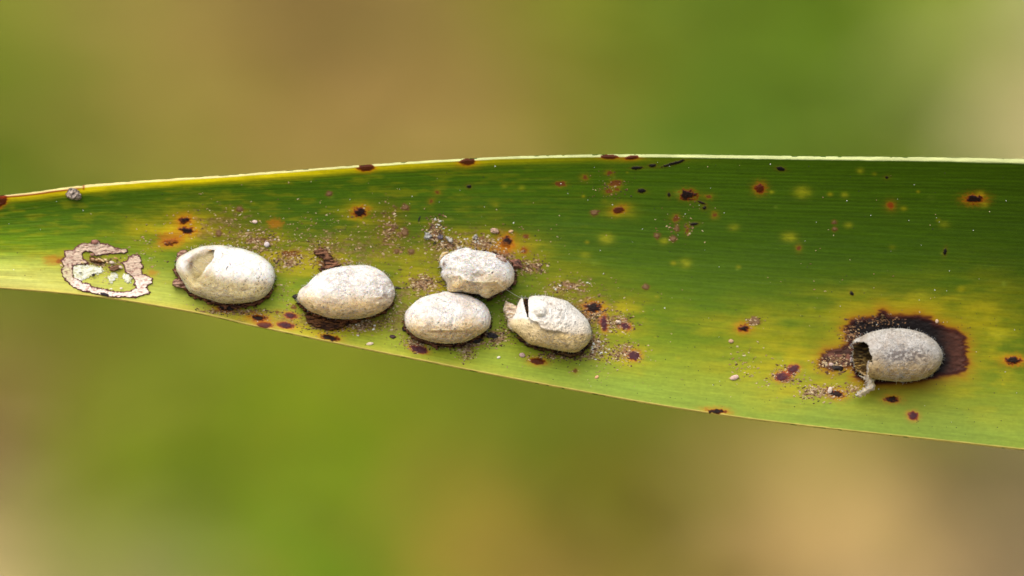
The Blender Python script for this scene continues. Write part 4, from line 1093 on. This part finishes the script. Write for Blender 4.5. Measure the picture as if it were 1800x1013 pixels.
# nits left inside the scar: parts of the scar
for (a, b_2, rx, ry, ang, c_) in [(570, 360, 4, 2.6, .4, L(170, 130, 96)), (622, 366, 2.6, 2, 0, L(190, 156, 110)), (660, 358, 3.4, 1.7, .4, L(214, 184, 130)), (703, 378, 3.6, 1.7, .6, L(216, 186, 134)), (745, 368, 3.6, 1.9, .5, L(214, 186, 140)),
                                  (770, 405, 2.4, 1.5, .4, L(200, 170, 120)), (830, 402, 4.6, 2.6, .1, L(206, 190, 172)), (950, 466, 4.4, 2.6, .4, L(214, 194, 170)), (560, 295, 4.2, 2.8, .2, L(150, 110, 90)), (884, 346, 4, 1.8, .3, L(170, 132, 80)),
                                  (600, 122, 6, 4.2, 0, L(150, 104, 90)), (580, 574, 3, 2.4, 0, L(30, 24, 24)), (400, 543, 2.6, 1, 0, L(60, 60, 60)), (730, 836, 8, 2.6, .25, L(50, 42, 52)), (820, 765, 3, 1.4, 0, L(226, 218, 190)), (960, 758, 2.6, 2, 0, L(226, 214, 200)),
                                  (140, 445, 3, 1.6, .7, L(206, 176, 140)), (430, 405, 3.2, 1.8, .4, L(206, 180, 130))]:
    px, py = 90 + a / 7.795, 410 + b_2 / 7.795
    v0, f0 = IC3
    j = v0 * np.array([rx, ry, min(rx, ry)])
    ca, sa = math.cos(ang), math.sin(ang)
    v = P3(px + j[:, 0] * ca - j[:, 1] * sa, py + j[:, 0] * sa + j[:, 1] * ca, float(leaf_w(px, py)) + 0.02 + j[:, 2] / 300) - bs
    mesh_from("grain", v, None, M_CRUMB, scar, colour=np.ones((len(v0), 3)) * c_, tris=f0[:, ::-1])

# ------------------------------------------------------------------ silk thread and loose hairs
ws = float(leaf_w(886, 505)) 
s_ = np.linspace(0, 1, 14)
tp = [P3(873 + 45 * t_, 497 + 28.5 * t_ + 1.5 * math.sin(t_ * 3.1), ws + .255 - .02 * math.sin(t_ * 3.14) - .02 * t_).reshape(3) for t_ in s_]
v, q_ = tube(tp, 0.0007 + 0.0020 * np.clip(1 - s_ * 4, 0, 1))
b = tp[0]
o = mesh_from("silk_thread", v - b, q_, M_SILK, None, colour=np.tile(L(226, 220, 196), (len(v), 1)))
in_frame(o, b); tag(o, "fine white silk thread from the crumpled upper cocoon to the torn cocoon", "thread")
# fuzz fibres round the cocoon rims
VV, QQ, off = [], [], 0
for oi, (O, z0) in enumerate([(O1, .09), (O2, .10), (O3, .12), (O4, .10), (O5, .12), (O6, .10)]):
    P = np.array(O); c = P.mean(0)
    for i in range(300):
        k = rng.integers(len(P)); f = rng.random()
        p = P[k] * (1 - f) + P[(k + 1) % len(P)] * f
        dr = (p - c) / (np.linalg.norm(p - c) + 1e-9)
        sk = rng.random() < .55; ln = rng.uniform(3, 8) if sk else rng.uniform(1.5, 4.5); an = rng.uniform(-1.1, 1.1)
        d = np.array([dr[0] * math.cos(an) - dr[1] * math.sin(an), dr[0] * math.sin(an) + dr[1] * math.cos(an)])
        st = p - dr * 1.6
        w0 = float(leaf_w(p[0], p[1])) + z0 * rng.uniform(.3, 1.1)
        cu_ = rng.normal() * .8
        pts = [P3(st[0] + d[0] * ln * t_ - d[1] * cu_ * t_ * t_, st[1] + d[1] * ln * t_ + d[0] * cu_ * t_ * t_, (w0 - .01 * t_) if not sk else (w0 * (1 - t_) + (float(leaf_w(p[0], p[1])) + .004) * t_)).reshape(3) for t_ in (0, .35, .7, 1)]
        v, q_ = tube(pts, 0.0011, 3)
        VV.append(v); QQ.append(q_ + off); off += len(v)
o = mesh_from("silk_fuzz", np.concatenate(VV), np.concatenate(QQ), M_SILK, None, colour=np.tile(L(206, 196, 172), (off, 1)))
in_frame(o); tag(o, "fine silk fibres fringing the rims of the cocoons", "fuzz", kind='stuff')

# ------------------------------------------------------------------ ground and the undergrowth far below
gm = bpy.data.materials.new("soil_and_litter"); gm.use_nodes = True
N = gm.node_tree.nodes; K = gm.node_tree.links
tc = N.new('ShaderNodeTexCoord'); nz = N.new('ShaderNodeTexNoise'); nz.inputs['Scale'].default_value = 0.05; nz.inputs['Detail'].default_value = 8
cr = N.new('ShaderNodeValToRGB'); e0 = cr.color_ramp.elements
e0[0].position = .35; e0[0].color = (*L(84, 96, 30), 1); e0[1].position = .65; e0[1].color = (*L(140, 112, 70), 1)
K.new(tc.outputs['Object'], nz.inputs['Vector']); K.new(nz.outputs['Fac'], cr.inputs[0]); K.new(cr.outputs[0], N['Principled BSDF'].inputs['Base Color'])
N['Principled BSDF'].inputs['Roughness'].default_value = .9
n_ = 60
gx, gy = np.meshgrid(np.linspace(-1, 1, n_), np.linspace(-1, 1, n_), indexing='ij')
gx = np.sign(gx) * np.abs(gx) ** 3 * 8000; gy = np.sign(gy) * np.abs(gy) ** 3 * 8000 + 165
gz = 3.0 * (fbm(gx / 40, gy / 40, seed=201) - .5)
ii = np.arange(n_ * n_).reshape(n_, n_)
o = mesh_from("ground", np.stack([gx, gy, gz], -1).reshape(-1, 3), np.stack([ii[:-1, :-1], ii[1:, :-1], ii[1:, 1:], ii[:-1, 1:]], -1).reshape(-1, 4), gm)
tag(o, kind='structure')

# clumps of plants: where each grows (sheet position it is seen at), plant colour
CLP = [(40, 60, (118, 130, 20)), (60, 260, (112, 124, 22)), (200, 60, (146, 134, 64)), (240, 230, (140, 126, 60)), (420, 80, (158, 128, 76)), (430, 250, (152, 128, 66)), (640, 60, (132, 104, 66)), (620, 230, (150, 120, 66)),
       (770, 200, (158, 134, 76)), (800, 40, (126, 106, 48)), (930, 60, (126, 124, 36)), (1000, 200, (124, 122, 26)), (1150, 60, (98, 118, 26)), (1170, 210, (106, 132, 56)), (1330, 80, (106, 122, 26)), (1370, 230, (100, 116, 20)),
       (1530, 90, (104, 124, 20)), (1560, 230, (98, 112, 0)), (1690, 60, (148, 152, 110)), (1760, 60, (150, 158, 116)), (1780, 220, (206, 186, 140)), (1690, 220, (120, 128, 70)), (1850, 150, (200, 180, 140)), (1800, 60, (170, 166, 124)), (1740, 170, (184, 170, 126)), (1830, 270, (214, 196, 150)),
       (30, 620, (112, 116, 34)), (150, 680, (134, 124, 46)), (260, 620, (150, 140, 56)), (30, 800, (150, 126, 76)), (10, 960, (206, 176, 136)), (110, 860, (160, 140, 80)), (160, 990, (158, 150, 96)), (260, 900, (140, 144, 70)),
       (330, 780, (132, 146, 54)), (430, 900, (122, 134, 50)), (440, 720, (136, 144, 44)), (560, 960, (112, 138, 14)), (560, 800, (118, 140, 34)), (620, 700, (140, 146, 44)), (690, 940, (124, 134, 30)), (770, 780, (116, 126, 20)),
       (830, 960, (166, 130, 60)), (880, 850, (126, 122, 4)), (920, 740, (112, 120, 4)), (980, 960, (130, 116, 40)), (1040, 800, (116, 118, 20)), (1100, 900, (116, 108, 36)), (1210, 820, (106, 104, 30)), (1150, 980, (146, 120, 64)),
       (1290, 930, (170, 136, 88)), (1430, 830, (124, 116, 44)), (1440, 970, (186, 154, 104)), (1590, 880, (160, 136, 84)), (1600, 990, (184, 152, 110)), (1720, 880, (140, 122, 84)), (1760, 980, (116, 98, 74)), (1780, 830, (124, 112, 70)), (1600, 800, (116, 112, 26)),
       (1500, 650, (110, 112, 30)), (1000, 500, (120, 120, 40)), (500, 450, (130, 122, 50)), (1300, 500, (90, 110, 30))]
cp = np.array([c_[:2] for c_ in CLP], float)
cc = np.array([L(*c_[2]) for c_ in CLP])
lum = cc @ np.array([.3, .6, .1])
cc = np.clip(lum[:, None] + (cc - lum[:, None]) * 1.06, 0.001, 1) * np.array([.85, .92, .66])
isg = (cc[:, 1] > cc[:, 0] * 1.10)[:, None]
cc = np.where(isg, cc ** 1.12 * 1.15 * np.array([.97, 1.0, .35]), cc * np.array([1.06, 1.05, 1.25]))
Rm = np.array(FR.to_3x3())
def seen_at(p):
    q_ = (p - np.array(CAM)) @ Rm
    return 900 + q_[:, 0] / -q_[:, 2] * DIST * 300, 506.5 - q_[:, 1] / -q_[:, 2] * DIST * 300
NB = 9000
bx = rng.uniform(-45, 45, NB); by = rng.uniform(118, 225, NB)
hh = rng.uniform(3, 11, NB)
sx_, sy_ = seen_at(np.stack([bx, by, hh * .7], -1))
d2_ = (sx_[:, None] - cp[None, :, 0]) ** 2 + (sy_[:, None] - cp[None, :, 1]) ** 2
pr = np.exp(-d2_ / (2 * 46.0 ** 2)) + 1e-12 * np.exp(-d2_ / (2 * 400.0 ** 2)) + 1e-30
pr /= pr.sum(1, keepdims=True)
cum = pr.cumsum(1); pick = np.minimum((rng.random(NB)[:, None] > cum).sum(1), len(CLP) - 1)
bc = cc[pick] * BGK if 'BGK' in globals() else cc[pick] * 1.0
bc = bc * rng.uniform(.88, 1.12, (NB, 1))
kinds = np.where(cc[pick][:, 1] > cc[pick][:, 0] * 1.12, 0, np.where(cc[pick][:, 2] > 0.13, 2, 1))
seg = 5
az = rng.uniform(0, 2 * math.pi, NB); ln = rng.uniform(7, 15, NB); hw = rng.uniform(.7, 1.5, NB)
s = np.linspace(0, 1, seg)
cxs = bx[:, None] + np.cos(az)[:, None] * ln[:, None] * (s[None] - .4)
cys = by[:, None] + np.sin(az)[:, None] * ln[:, None] * (s[None] - .4)
czs = hh[:, None] * (0.35 + 1.1 * s[None] - 0.75 * s[None] ** 2) + .5
wd = hw[:, None] * np.sin(math.pi * (0.08 + 0.90 * s[None])) 
ox, oy = -np.sin(az)[:, None] * wd, np.cos(az)[:, None] * wd
tw = rng.uniform(-.35, .35, NB)[:, None] * wd
Lf = np.stack([cxs - ox, cys - oy, czs - tw], -1); Rt = np.stack([cxs + ox, cys + oy, czs + tw], -1)
VB = np.stack([Lf, Rt], 2)            # NB, seg, 2, 3
ib = np.arange(NB * seg * 2).reshape(NB, seg, 2)
QB = np.stack([ib[:, :-1, 0], ib[:, :-1, 1], ib[:, 1:, 1], ib[:, 1:, 0]], -1)
VBf = VB.reshape(-1, 3); CB = np.repeat(bc, seg * 2, 0)
for k, (nm, lab) in enumerate([("green_grass", "bright green grass out of focus in the background"), ("olive_foliage", "olive and brownish foliage out of focus in the background"), ("dry_grass", "dry straw-coloured grass out of focus in the background")]):
    qk = QB[kinds == k].reshape(-1, 4)
    if not len(qk): continue
    v, q_, c_ = compact(VBf, qk, CB)
    o = mesh_from(nm, v, q_, M_BACK, None, colour=c_)
    tag(o, lab, nm.split('_')[1], kind='stuff')
